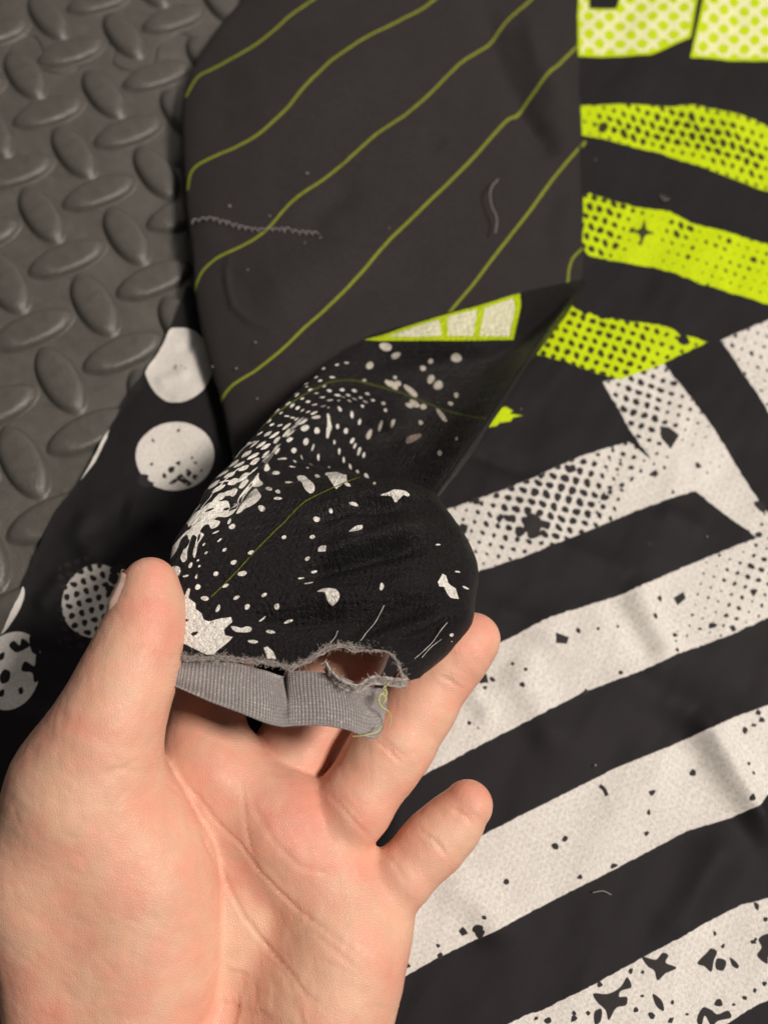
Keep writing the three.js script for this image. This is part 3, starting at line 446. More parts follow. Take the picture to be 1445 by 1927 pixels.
// the solid white along the ridge, broken by fingers of black
for (const pts of [
  z9([[820, 285], [845, 220], [870, 200], [880, 310], [845, 318]]), z9([[655, 572], [700, 480], [760, 400], [822, 335], [840, 380], [866, 430], [840, 470], [780, 510], [730, 530], [690, 565]]),
  z9([[365, 545], [440, 500], [520, 480], [590, 455], [605, 500], [595, 535], [650, 525], [625, 570], [570, 600], [500, 600], [470, 625], [515, 640], [500, 680], [440, 705], [420, 670], [380, 680], [350, 730], [380, 755], [355, 800], [330, 840], [318, 900], [300, 950], [288, 930], [300, 850], [320, 780], [290, 760], [262, 820], [240, 900], [235, 960], [205, 985], [180, 950], [200, 900], [250, 800], [240, 760], [200, 790], [160, 870], [110, 940], [60, 1000], [20, 1040], [0, 1030], [70, 950], [110, 870], [180, 790], [250, 700], [240, 660], [170, 740], [100, 850], [90, 860], [130, 770], [200, 670], [280, 590]]),
]) cp.fill(pts, CW, { smooth: true });
for (const [x, y, rx, ry, t] of z9([[140, 1060, 38, 52, 0], [265, 1010, 14, 28, 0.4], [620, 685, 28, 24, -0.5], [595, 640, 12, 30, 0.5], [480, 735, 30, 8, -0.4], [512, 800, 22, 8, -0.7], [380, 840, 18, 7, -0.8], [398, 908, 18, 8, -0.6], [555, 880, 24, 12, -0.6], [330, 970, 12, 8, -0.6], [340, 1018, 14, 7, -0.8], [225, 1100, 30, 8, -0.2], [315, 1108, 10, 20, 0.3], [632, 985, 30, 17, -0.3], [780, 902, 26, 18, -0.2], [482, 1080, 26, 18, -0.2], [560, 1183, 30, 16, -0.4], [705, 1080, 38, 24, -0.1], [328, 1195, 24, 24, 0.2], [388, 1293, 32, 22, 0.2], [655, 1285, 30, 14, -0.4], [892, 1263, 28, 14, -0.4], [745, 1358, 26, 18, -0.6], [997, 1355, 26, 20, -0.4], [500, 1378, 16, 34, 0.3], [865, 1435, 34, 7, -0.6], [1090, 1452, 42, 11, -0.2], [940, 1563, 40, 22, 0.1], [797, 1660, 40, 17, 0.1], [1060, 772, 22, 15, -0.4], [1300, 770, 26, 16, -0.3], [1258, 955, 24, 14, -0.4], [1315, 1035, 26, 10, -0.4], [1205, 1107, 26, 9, -0.3], [1270, 1158, 38, 10, -0.2], [1335, 585, 26, 16, -0.2], [930, 362, 30, 20, 0.2], [870, 530, 34, 22, 0.4], [1010, 450, 38, 12, 0], [1008, 390, 24, 16, 0.1], [1100, 300, 36, 10, 0.1], [993, 217, 30, 18, 0.1], [1060, 90, 30, 12, 0.3], [1342, 245, 22, 12, 0.1]])) cp.dot(x, y, rx / 4.5156, ry / 4.5156, t, CW, 0.1, 12);
cp.fill(z9([[1380, 860], [1418, 868], [1412, 920], [1345, 910], [1350, 870]]), CW);
cp.fill(z9([[190, 1420], [185, 1330], [220, 1260], [245, 1205], [265, 1210], [250, 1290], [310, 1335], [310, 1380], [360, 1420], [375, 1470], [420, 1490], [520, 1465], [610, 1450], [622, 1490], [590, 1520], [550, 1560], [560, 1605], [625, 1620], [590, 1660], [540, 1700], [490, 1740], [470, 1770], [400, 1770], [300, 1720], [220, 1680], [150, 1660], [120, 1500]]), CW);
cp.fill(z9([[610, 1530], [650, 1530], [700, 1540], [740, 1520], [780, 1530], [770, 1570], [700, 1580], [640, 1570]]), CW, { smooth: true });
cp.dot(...z9([[225, 1480]])[0], 5.5, 2.5, -0.5, B2, 0.1); cp.dot(...z9([[300, 1590]])[0], 6.5, 3.5, -0.5, B2, 0.1);
cp.fill(z4([[430, 1355], [445, 1350], [470, 1372], [482, 1402], [445, 1400]]), CW);
const z12 = Z(301, 622, 3.19);
for (const [pts, w] of [[[[30, 1425], [70, 1310], [130, 1195], [200, 1105], [250, 1050]], 2.4], [[[62, 1300], [100, 1210], [165, 1120]], 2.2], [[[215, 1070], [300, 950], [370, 865]], 1.6], [[[430, 1050], [520, 955], [590, 880]], 1.6], [[[445, 1015], [530, 925], [585, 870]], 1.3], [[[455, 1075], [500, 1000], [560, 945]], 1.6], [[[620, 800], [660, 750], [700, 690]], 1.4], [[[640, 800], [680, 745], [715, 690]], 1.2], [[[250, 1080], [330, 1000], [420, 900], [450, 870]], 1.5], [[[460, 770], [520, 700], [570, 675]], 1.5], [[[730, 650], [770, 600], [830, 560]], 1.3], [[[750, 640], [800, 585], [845, 545]], 1.2], [[[350, 960], [430, 940], [520, 890]], 1.8], [[[780, 390], [820, 375]], 1.2], [[[860, 330], [890, 315]], 1.2]]) cp.stroke(z12(pts), CW, w);
for (const [x, y, rx, ry, t] of z12([[118, 1225, 40, 9, -1.05], [165, 1285, 34, 9, -1.1], [205, 1290, 34, 8, -1.25], [235, 1250, 26, 7, -1.3], [180, 1190, 22, 7, -0.9], [400, 1060, 26, 7, -0.6], [300, 1085, 30, 5, -0.4]])) cp.dot(x, y, rx / 3.19, ry / 3.19, t, BLACK, 0.08, 12, true);
// splashes on the cuff
for (const [pts, s] of [
  [z10([[65, 950], [110, 945], [150, 975], [178, 1010], [175, 1050], [155, 1065], [120, 1040], [100, 1000]]), 1], [z10([[250, 925], [330, 918], [385, 930], [390, 980], [405, 1015], [385, 1010], [365, 990], [320, 1032], [290, 990]]), 0], [z10([[598, 1105], [650, 1095], [690, 1080], [780, 1100], [770, 1112], [740, 1110], [700, 1132], [670, 1112]]), 1],
  [z4([[790, 870], [810, 855], [836, 853], [833, 872], [800, 881], [780, 880]]), 1], [z4([[650, 1135], [690, 1122], [725, 1130], [741, 1160], [715, 1188], [690, 1172], [680, 1145]]), 1], [z4([[1145, 1085], [1165, 1050], [1180, 1058], [1188, 1088], [1220, 1112], [1232, 1155], [1200, 1150], [1172, 1105], [1152, 1103]]), 0],
]) cp.fill(pts, CW, { smooth: !!s, rough: s ? 0 : 0.5 });
for (const [x, y, rx, ry, t] of z10([[640, 112, 40, 30, 0.4], [707, 170, 30, 20, -0.5], [533, 232, 24, 26, 0.2], [930, 205, 16, 16, 0], [880, 250, 18, 18, 0], [1095, 183, 36, 28, 0.4], [932, 325, 24, 30, 0.2], [980, 365, 30, 30, 0.2], [660, 350, 36, 14, 0.7], [690, 362, 40, 16, 0.9], [715, 350, 26, 18, -0.2], [700, 310, 14, 10, 0.4], [800, 400, 56, 20, 0.75], [790, 490, 26, 14, 0.6], [825, 480, 40, 18, 0.6], [882, 500, 22, 18, 0.5], [1000, 555, 52, 16, 0.95], [1095, 425, 14, 20, 0], [1060, 480, 18, 14, 0.5], [632, 572, 14, 16, 0], [865, 602, 14, 16, 0], [600, 650, 12, 24, 0.4], [697, 662, 16, 28, 0.5], [530, 685, 16, 28, 0.5], [990, 803, 14, 18, 0], [1100, 710, 10, 12, 0], [566, 993, 12, 16, 0], [620, 495, 16, 16, 0], [500, 330, 12, 8, 0.2]])) cp.dot(x, y, rx / 3.44, ry / 3.44, t, '#cfc9bd', 0.08, 12);
cp.dot(...z10([[830, 725]])[0], 5.5, 17, 0.8, '#8c7f73', 0.05);
for (const [x, y, rx, ry, t] of z4([[1150, 927, 10, 4, 0], [1228, 1042, 12, 4, 0.1], [1260, 1108, 14, 5, 0.4], [905, 1117, 8, 17, 0.1], [1205, 1303, 8, 9, 0], [1205, 1330, 3, 3, 0], [707, 788, 8, 6, 0], [650, 808, 12, 5, -0.2], [800, 768, 20, 4, 0.1]])) cp.dot(x, y, rx / 2.19, ry / 2.19, t, CW, 0.12, 10);
cp.stroke(z4([[640, 290], [700, 262], [790, 253], [880, 272], [1000, 308], [1100, 348], [1200, 383], [1345, 412]]), '#4c5214', 3.2); cp.stroke(z4([[400, 470], [470, 400], [560, 335], [640, 287]]), '#5c6420', 2.4);
cp.stroke(z4([[215, 1145], [300, 1060], [400, 952], [500, 852], [590, 765], [700, 700], [825, 645]]), '#6d7514', 2.0);
cp.grain(0.26);  // stronger here, putting the glints of the fibres into the colour
const cuffU = (u, v) => { const q = toPhoto(cuff.plain(u, v)); return u < 1 / 7 || u > 6 / 7 || q[1] < hemY(q[0]) + 5 * fbm(q[0] * 0.09, 3, 1, 3); };
mesh('sleeve_end', cuff.geometry(280, 420, cuffU), cloth(cp.texture(), mesh_knit, 0.0009, [5.4, 5], { sheen: 0.08, roughness: 0.46, specularIntensity: 0.5 }), jersey).userData.label = 'raised torn sleeve end spattered with white';

// --- the ribbed elastic band that has come away from the cuff
const bandRows = [
  G([[318, 1236, 70], [345, 1240, 70.5], [400, 1244, 71], [455, 1252, 71.5], [500, 1264, 72], [528, 1273, 71], [536, 1270, 68], [545, 1263, 71], [600, 1266, 73], [640, 1274, 74], [680, 1290, 73.5], [712, 1296, 71.5], [730, 1290, 69]]),
  G([[318, 1254, 71.2], [343, 1258, 72], [398, 1266, 72.5], [452, 1277, 73], [500, 1289, 73.5], [530, 1297, 72.5], [538, 1295, 70], [547, 1290, 72], [600, 1292, 74.2], [645, 1300, 75], [684, 1314, 74.5], [714, 1317, 72.5], [729, 1312, 70]]),
  G([[317, 1272, 71.5], [340, 1278, 72], [396, 1292, 72.8], [450, 1306, 73.5], [502, 1318, 73.8], [532, 1324, 73.5], [541, 1323, 72.5], [551, 1320, 73], [602, 1320, 74.5], [650, 1328, 75.2], [688, 1340, 74.8], [714, 1342, 73], [727, 1336, 71]]),
  G([[316, 1286, 70.5], [337, 1294, 71], [394, 1320, 72], [450, 1341, 72.8], [500, 1361, 73.2], [528, 1368, 73.2], [540, 1368, 73], [552, 1367, 72.8], [604, 1366, 73.8], [652, 1374, 74.5], [688, 1388, 74], [708, 1388, 73], [719, 1368, 71]]),
];
const band = new Patch(bandRows, { bend: (u, v, p) => 0.00006 * Math.sin(u * 2 * Math.PI * 96) * clamp(4 * Math.min(v, 1 - v) + 0.2) + 0.0004 * fbm(p.x * 120, p.z * 120, 2, 2) + 0.0005 * (Math.exp(-((v - 0.02) ** 2) * 900) + Math.exp(-((v - 0.97) ** 2) * 900)) });
const bandTex = (() => {
  const c = document.createElement('canvas'), w = 2048, h = 256; c.width = w; c.height = h; const x = c.getContext('2d'); x.fillStyle = '#8e8989'; x.fillRect(0, 0, w, h);
  const im = x.getImageData(0, 0, w, h), d = im.data;
  for (let j = 0; j < h; j++) for (let i = 0; i < w; i++) { const k = (j * w + i) * 4, rib = Math.sin(i / w * 2 * Math.PI * 96), q = 0.92 + 0.08 * rib + 0.16 * (hash(i >> 2, j >> 3) - 0.5) + (hash(i >> 3, (j >> 2) + 91) > 0.93 && rib > 0.1 ? 0.3 : 0) + 0.06 * Math.sin(j / h * 2 * Math.PI * 22); d[k] *= q; d[k + 1] *= q; d[k + 2] *= q * 1.0; }  // lighter rib crests and sparkling specks are painted into the band colour
  x.putImageData(im, 0, 0); const t = new THREE.CanvasTexture(c); t.colorSpace = THREE.SRGBColorSpace; return t;
})();
mesh('elastic_band', band.geometry(760, 40), new THREE.MeshPhysicalMaterial({ map: bandTex, roughness: 0.5, sheen: 0.5, sheenRoughness: 0.4, sheenColor: new THREE.Color(0.5, 0.48, 0.47), specularIntensity: 0.6, side: THREE.DoubleSide }), jersey);

// --- frayed edges and loose threads
function tube(pts, r, rad = 5, per = 6) { return new THREE.TubeGeometry(new THREE.CatmullRomCurve3(pts), Math.max(3, pts.length * per), r, rad, false); }
function lumpyTube(pts, r, seedN, seg = 260) {    // a soft rolled raw edge of cloth
  const c = new THREE.CatmullRomCurve3(pts), g = new THREE.TubeGeometry(c, seg, r, 9, false), p = g.attributes.position, n = g.attributes.normal;
  for (let i = 0; i < p.count; i++) { const k = r * (1.1 * fbm(p.getX(i) * 900, p.getY(i) * 900, p.getZ(i) * 900 + seedN, 3) + 0.5 * fbm(p.getX(i) * 260, p.getZ(i) * 260, seedN, 2)); p.setXYZ(i, p.getX(i) + n.getX(i) * k, p.getY(i) + n.getY(i) * k, p.getZ(i) + n.getZ(i) * k); }
  g.computeVertexNormals(); return g;
}
const fuzzMat = new THREE.MeshStandardMaterial({ color: new THREE.Color().setRGB(0.27, 0.235, 0.225), roughness: 0.95 }), fuzzPale = new THREE.MeshStandardMaterial({ color: new THREE.Color().setRGB(0.42, 0.38, 0.36), roughness: 0.95 });
const clothAt = (x, y, lift = 0) => { const f = cuff.find(x, y); const p = f ? cuff.plain(f[0], f[1]) : on(x, y, 0.072); return p.addScaledVector(V(0, 0.93, 0.36), lift); };
const hemPts = []; for (let x = 322; x < 770; x += 5) hemPts.push([x, hemY(x)]);
{
  const g = [], hy = (x) => Math.min(1288, hemY(x) + 5 * fbm(x * 0.09, 3, 1, 3));
  for (let lane = 0; lane < 3; lane++) g.push(lumpyTube(hemPts.map(([x]) => clothAt(x + 3 * noise(x * 0.07, lane * 5), hy(x) + (lane - 1) * 3 + 5 * noise(x * 0.05, lane * 3.1 + 1), 0.0001 + 0.0003 * noise(x * 0.11, lane))), 0.00015, lane * 3 + 1, 420));
  for (let k = 0; k < 2000; k++) {
    const i = Math.floor(rnd() * hemPts.length), x = hemPts[i][0], tuft = clamp(0.5 + 2.2 * noise(x * 0.075, 8)), p = clothAt(x + rr(-3, 3), hy(x) + rr(-7, 3) * (0.5 + tuft), 0.0003), len = rr(0.0003, 0.0010) * (0.5 + 1.3 * tuft);
    const s = V(rr(-1, 1), rr(-0.3, 1), rr(-0.8, 1.2)).normalize().multiplyScalar(len), s2 = V(rr(-1, 1), rr(-1, 1), rr(-1, 1)).multiplyScalar(len * 0.5);
    g.push(new THREE.TubeGeometry(new THREE.CatmullRomCurve3([p, p.clone().addScaledVector(s, 0.5).add(s2), p.clone().add(s)]), 4, rr(0.000025, 0.00005), 3, false));
  }
  const m = mesh('frayed_hem', mergeGeometries(g), fuzzPale, jersey); m.userData.kind = 'stuff';
}
{ // the strip of cloth still hanging across the hole
  const strip = [[612, 1252, 74], [622, 1268, 75], [638, 1284, 76], [658, 1294, 76], [676, 1296, 76], [690, 1286, 76.5], [704, 1280, 77], [720, 1282, 76], [736, 1284, 75], [752, 1286, 74], [766, 1284, 72]];
  const stripP = new Patch([0, 1, 2].map(k => G(strip.map(([x, y, h]) => [x + (1 - k) * 3, y + (k - 1) * 7, h + (k - 1) * -1.4]))), { bend: (u, v, p) => 0.0009 * fbm(p.x * 300, p.z * 300, 7, 3) });
  const g = [stripP.geometry(80, 12), lumpyTube(G(strip.map(([x, y, h]) => [x, y - 7, h + 1])), 0.00032, 3, 120), lumpyTube(G(strip.map(([x, y, h]) => [x - 2, y + 6, h - 1])), 0.0003, 5, 120)];
  for (let k = 0; k < 160; k++) { const i = rnd() * (strip.length - 1.01), a = strip[Math.floor(i)], b = strip[Math.floor(i) + 1], t = i % 1, p = on(a[0] + (b[0] - a[0]) * t + rr(-3, 3), a[1] + (b[1] - a[1]) * t + rr(-10, 8), (a[2] + 1) / 1000), s = V(rr(-1, 1), rr(-0.2, 1), rr(-1, 1)).multiplyScalar(0.0013); g.push(new THREE.TubeGeometry(new THREE.CatmullRomCurve3([p, p.clone().addScaledVector(s, 0.5).add(V(rr(-1, 1), rr(-1, 1), rr(-1, 1)).multiplyScalar(0.0004)), p.clone().add(s)]), 4, 0.00006, 3, false)); }
  g.forEach(q => { if (q.attributes.normal === undefined) q.computeVertexNormals(); });
  const m = mesh('torn_strip', mergeGeometries(g.map(q => q.index ? q.toNonIndexed() : q)), Object.assign(fuzzPale.clone(), { side: THREE.DoubleSide }), jersey);
}
const threadMat = new THREE.MeshStandardMaterial({ color: new THREE.Color().setRGB(0.52, 0.50, 0.17), roughness: 0.7 });
for (const pts of [[[726, 1290, 75], [724, 1302, 76.5], [714, 1310, 77], [712, 1320, 77], [722, 1322, 78], [726, 1312, 78], [717, 1306, 78], [713, 1318, 78.5], [718, 1330, 78], [730, 1338, 77], [735, 1352, 75], [732, 1368, 74]], [[664, 1386, 76], [684, 1384, 77], [700, 1380, 77], [712, 1376, 76.5], [718, 1366, 76]], [[730, 1286, 75], [722, 1296, 77], [728, 1304, 77], [718, 1316, 77]]]) mesh('loose_thread', tube(G(pts), 0.00015, 6, 8), threadMat, jersey);
// pulled threads on the cuff
const pullMat = new THREE.MeshStandardMaterial({ color: new THREE.Color().setRGB(0.45, 0.43, 0.41), roughness: 0.8 });
for (const pts of [z4([[925, 1180], [908, 1215], [885, 1255], [855, 1290], [830, 1325]]), z4([[1185, 1250], [1160, 1280], [1125, 1330], [1090, 1365], [1050, 1400]]), z4([[1160, 1320], [1120, 1350], [1080, 1395]]), z4([[735, 1285], [725, 1310], [705, 1335]])]) mesh('pulled_thread', lumpyTube(Print.smooth(pts, false, 4).map(([x, y]) => clothAt(x, y, 0.0006)), 0.00009, 2, 90), pullMat, jersey);
// what is left of a chain-stitched seam on the sleeve
{
  const pts = [], n = 620, a = z2([[40, 795], [100, 785], [180, 805], [260, 825], [340, 822], [420, 832], [492, 838]]), c = new THREE.CatmullRomCurve3(a.map(([x, y]) => on(x, y, 0.0168)));
  for (let i = 0; i <= n; i++) { const t = i / n, p = c.getPointAt(t), q = t * 2 * Math.PI * 19 + 2.4 * noise(t * 14, 4), am = 0.45 + 0.9 * Math.abs(noise(t * 23, 7)); pts.push(p.add(V(0.0011 * am * Math.cos(q), 0.0002 + 0.0004 * Math.sin(q * 2), 0.0014 * am * Math.sin(q) + 0.0012 * fbm(t * 16, 1)))); }
  mesh('seam_stitching', new THREE.TubeGeometry(new THREE.CatmullRomCurve3(pts), 1400, 0.00013, 5, false), new THREE.MeshStandardMaterial({ color: new THREE.Color().setRGB(0.36, 0.33, 0.345), roughness: 0.85 }), jersey);
}

// lint lying about on the sleeve and the body
{
  const g = [], bit = (x, y, h, r) => { const q = new THREE.IcosahedronGeometry(r, 2), p = q.attributes.position; const o = on(x, y, h); for (let i = 0; i < p.count; i++) { const k = 1 + 0.9 * fbm(p.getX(i) / r * 1.3 + x, p.getY(i) / r * 1.3, p.getZ(i) / r * 1.3, 2); p.setXYZ(i, p.getX(i) * k + o.x, p.getY(i) * k * 0.6 + o.y, p.getZ(i) * k + o.z); } q.computeVertexNormals(); g.push(q.index ? q.toNonIndexed() : q); };
  for (const [x, y, r] of z2([[175, 737, 8], [453, 620, 6], [318, 772, 5], [240, 965, 4], [345, 930, 4], [268, 1225, 5], [200, 1318, 5], [445, 868, 4], [745, 815, 4], [500, 850, 5]])) bit(x, y, 0.017, r * 0.00007);
  for (const [x, y] of [[484, 750], [400, 690], [440, 860], [1120, 300], [1250, 370], [980, 770], [1120, 1440], [1330, 1010], [900, 1370]]) bit(x, y, x < 600 ? 0.0168 : 0.007, 0.0003);
  const hair = (pts, h, r) => { const q = new THREE.TubeGeometry(new THREE.CatmullRomCurve3(pts.map(([x, y], i) => on(x, y, h + 0.0004 * Math.sin(i * 1.7)))), 40, r, 5, false); g.push(q.toNonIndexed()); };
  hair(z2([[1135, 640], [1108, 680], [1110, 730], [1130, 780], [1125, 835]]), 0.0165, 0.00022); hair(z8([[1155, 300], [1200, 290], [1240, 290], [1280, 272]]), 0.0078, 0.00018); hair(z3([[805, 1010], [820, 1035], [850, 1030]]), 0.007, 0.0002); hair(z8([[805, 930], [840, 925], [872, 938]]), 0.007, 0.00016);
  const m = mesh('lint', mergeGeometries(g.map(q => { for (const k of Object.keys(q.attributes)) if (k !== 'position' && k !== 'normal') q.deleteAttribute(k); return q; })), new THREE.MeshStandardMaterial({ color: new THREE.Color().setRGB(0.24, 0.215, 0.21), roughness: 1 }));
  m.userData = { label: 'pale specks of lint and short fibres scattered over the dark sleeve', category: 'lint', kind: 'stuff' };
}

// ---------------------------------------------------------------- the hand
const J = (px, py, z, r) => { z /= 1000; const p = at(px, py, z); return [p.x, p.y, p.z, r * z / F]; };    // a joint: where it is, how thick
const bones = (chain) => chain.slice(1).map((b, i) => [...J(...chain[i]), ...J(...b)]);
const palmBones = [
  ...bones([[394, 1445, 229, 84], [548, 1570, 226, 80], [620, 1652, 226, 78], [672, 1735, 226, 80]]),
  ...bones([[398, 1450, 229, 82], [370, 1700, 227, 92], [300, 1980, 222, 110]]), ...bones([[520, 1545, 228, 84], [450, 1750, 229, 92], [390, 2000, 224, 112]]),
  ...bones([[590, 1625, 228, 72], [540, 1790, 229, 94], [480, 2020, 224, 110]]), ...bones([[682, 1722, 225, 76], [648, 1780, 221, 104], [608, 1900, 219, 118], [570, 2030, 220, 122]]),
  ...bones([[300, 1960, 220, 140], [270, 2200, 214, 150], [150, 2600, 200, 190]]), ...bones([[500, 2000, 221, 130], [430, 2220, 215, 140], [310, 2620, 200, 180]]),
];
const thenarBones = [...bones([[150, 1480, 208, 112], [105, 1640, 212, 122], [140, 1900, 212, 126]]), ...bones([[175, 1490, 211, 98], [225, 1560, 213, 110], [272, 1660, 214, 117], [278, 1800, 214, 115], [272, 1980, 214, 120]])];
const webBones = bones([[215, 1500, 222, 66], [300, 1520, 229, 62], [380, 1480, 230, 76]]);
const fingers = {
  thumb: bones([[283, 1095, 212, 45], [282, 1130, 212, 54], [272, 1185, 211, 66], [254, 1243, 209, 76], [228, 1306, 207, 84], [198, 1380, 206, 97], [152, 1480, 208, 113]]),
  index: bones([[392, 1450, 227, 82], [382, 1390, 230, 74], [398, 1290, 236, 70], [420, 1200, 240, 68], [450, 1090, 240, 60], [475, 1010, 236, 50]]),
  middle: bones([[505, 1520, 235, 78], [550, 1428, 238, 79], [600, 1333, 242, 77], [655, 1230, 246, 70], [720, 1120, 247, 62], [765, 1050, 245, 50]]),
  ring: bones([[632, 1572, 226, 66], [664, 1515, 226, 73], [722, 1428, 229, 74], [745, 1393, 230, 74.5], [785, 1332, 232, 70], [838, 1250, 234, 66], [866, 1222, 234, 62], [891, 1203, 234, 50]]),
  pinky: bones([[690, 1718, 225, 68], [754, 1651, 225, 59], [800, 1602, 227, 58], [822, 1580, 228, 59], [850, 1552, 229, 55], [880, 1515, 229, 47]]),
};
const segD = (b, x, y, z) => {
  const ax = b[0], ay = b[1], az = b[2], dx = b[4] - ax, dy = b[5] - ay, dz = b[6] - az, px = x - ax, py = y - ay, pz = z - az, t = Math.min(1, Math.max(0, (px * dx + py * dy + pz * dz) / (dx * dx + dy * dy + dz * dz)));
  const ex = px - t * dx, ey = py - t * dy, ez = pz - t * dz;
  return Math.sqrt(ex * ex + ey * ey + ez * ez) - (b[3] + (b[7] - b[3]) * t);
};
const smin = (a, b, k) => { const h = Math.max(k - Math.abs(a - b), 0) / k; return Math.min(a, b) - h * h * k * 0.25; };
const chainD = (list, x, y, z, k) => { let d = 1e3; for (let i = 0; i < list.length; i++) d = smin(d, segD(list[i], x, y, z), k); return d; };
const fingerList = [[fingers.index, 0.004], [fingers.middle, 0.0012], [fingers.ring, 0.0035], [fingers.pinky, 0.0035]];
const near = new Map(), CELL = 0.0068, all = [[...palmBones, ...webBones], thenarBones, fingers.thumb, fingers.index, fingers.middle, fingers.ring, fingers.pinky];
function around(x, y, z) {                       // the bones that matter in one small cube of space
  const i = Math.floor(x / CELL) + 500, j = Math.floor(y / CELL) + 500, k = Math.floor(z / CELL) + 500, key = (i * 1000 + j) * 1000 + k;
  let l = near.get(key);
  if (!l) {
    const cx = (i - 499.5) * CELL, cy = (j - 499.5) * CELL, cz = (k - 499.5) * CELL, d = all.map(c => c.map(b => segD(b, cx, cy, cz))), m = Math.min(...d.flat());
    near.set(key, l = all.map((c, a) => c.filter((b, q) => d[a][q] < m + 0.028)));
  }
  return l;
}
function handD(x, y, z) {
  const l = around(x, y, z), palm = chainD(l[0], x, y, z, 0.008), base = smin(palm, smin(chainD(l[1], x, y, z, 0.012), chainD(l[2], x, y, z, 0.005), 0.008), 0.0024);
  let d = base;
  for (let q = 0; q < 4; q++) if (l[q + 3].length) d = smin(d, smin(palm, chainD(l[q + 3], x, y, z, 0.002), fingerList[q][1]), 0.0012);
  return d;
}
function surfaceNet(f, lo, hi, c) {              // a mesh of the field's zero surface
  const n = [0, 1, 2].map(a => Math.ceil((hi[a] - lo[a]) / c / 8) * 8 + 1), N = n[0] * n[1] * n[2], val = new Float32Array(N).fill(1e3), id = (i, j, k) => (k * n[1] + j) * n[0] + i;
  for (let K = 0; K < n[2] - 1; K += 8) for (let Jj = 0; Jj < n[1] - 1; Jj += 8) for (let I = 0; I < n[0] - 1; I += 8) {
    const mid = f(lo[0] + (I + 4) * c, lo[1] + (Jj + 4) * c, lo[2] + (K + 4) * c);
    if (Math.abs(mid) > 4 * c * 1.733 + 2 * c) { for (let k = K; k <= K + 8; k++) for (let j = Jj; j <= Jj + 8; j++) for (let i = I; i <= I + 8; i++) { const q = id(i, j, k); if (val[q] === 1e3) val[q] = mid; } continue; }
    for (let k = K; k <= K + 8; k++) for (let j = Jj; j <= Jj + 8; j++) for (let i = I; i <= I + 8; i++) val[id(i, j, k)] = f(lo[0] + i * c, lo[1] + j * c, lo[2] + k * c);
  }
  const off = [0, 1, n[0], n[0] + 1].concat([0, 1, n[0], n[0] + 1].map(q => q + n[0] * n[1])), vid = new Int32Array(N).fill(-1), pos = [], idx = [];
  const E = []; for (let a = 0; a < 8; a++) for (let b = a + 1; b < 8; b++) { const x = a ^ b; if (x === 1 || x === 2 || x === 4) E.push([a, b]); }
  for (let k = 0; k < n[2] - 1; k++) for (let j = 0; j < n[1] - 1; j++) for (let i = 0; i < n[0] - 1; i++) {
    const o = id(i, j, k); let m = 0; for (let q = 0; q < 8; q++) if (val[o + off[q]] < 0) m |= 1 << q;
    if (m === 0 || m === 255) continue;
    const v = off.map(q => val[o + q]);
    let x = 0, y = 0, z = 0, s = 0;
    for (const [a, b] of E) if ((v[a] < 0) !== (v[b] < 0)) { const t = v[a] / (v[a] - v[b]); x += (a & 1) + ((b & 1) - (a & 1)) * t; y += (a >> 1 & 1) + ((b >> 1 & 1) - (a >> 1 & 1)) * t; z += (a >> 2) + ((b >> 2) - (a >> 2)) * t; s++; }
    vid[id(i, j, k)] = pos.length / 3; pos.push(lo[0] + (i + x / s) * c, lo[1] + (j + y / s) * c, lo[2] + (k + z / s) * c);
  }
  const quad = (a, b, cc, d, flip) => { if (a < 0 || b < 0 || cc < 0 || d < 0) return; flip ? idx.push(a, cc, b, a, d, cc) : idx.push(a, b, cc, a, cc, d); };
  const X = 1, Y = n[0], Zz = n[0] * n[1];
  for (let k = 1; k < n[2] - 1; k++) for (let j = 1; j < n[1] - 1; j++) for (let i = 1, o = id(1, j, k); i < n[0] - 1; i++, o++) {
    const s = val[o] < 0;
    if (s !== val[o + X] < 0) quad(vid[o - Y - Zz], vid[o - Zz], vid[o], vid[o - Y], !s);
    if (s !== val[o + Y] < 0) quad(vid[o - X - Zz], vid[o - X], vid[o], vid[o - Zz], !s);
    if (s !== val[o + Zz] < 0) quad(vid[o - X - Y], vid[o - Y], vid[o], vid[o - X], !s);
  }
  return [pos, idx];
}
const grad = (f, x, y, z, e = 4e-4) => V(f(x + e, y, z) - f(x - e, y, z), f(x, y + e, z) - f(x, y - e, z), f(x, y, z + e) - f(x, y, z - e)).normalize();
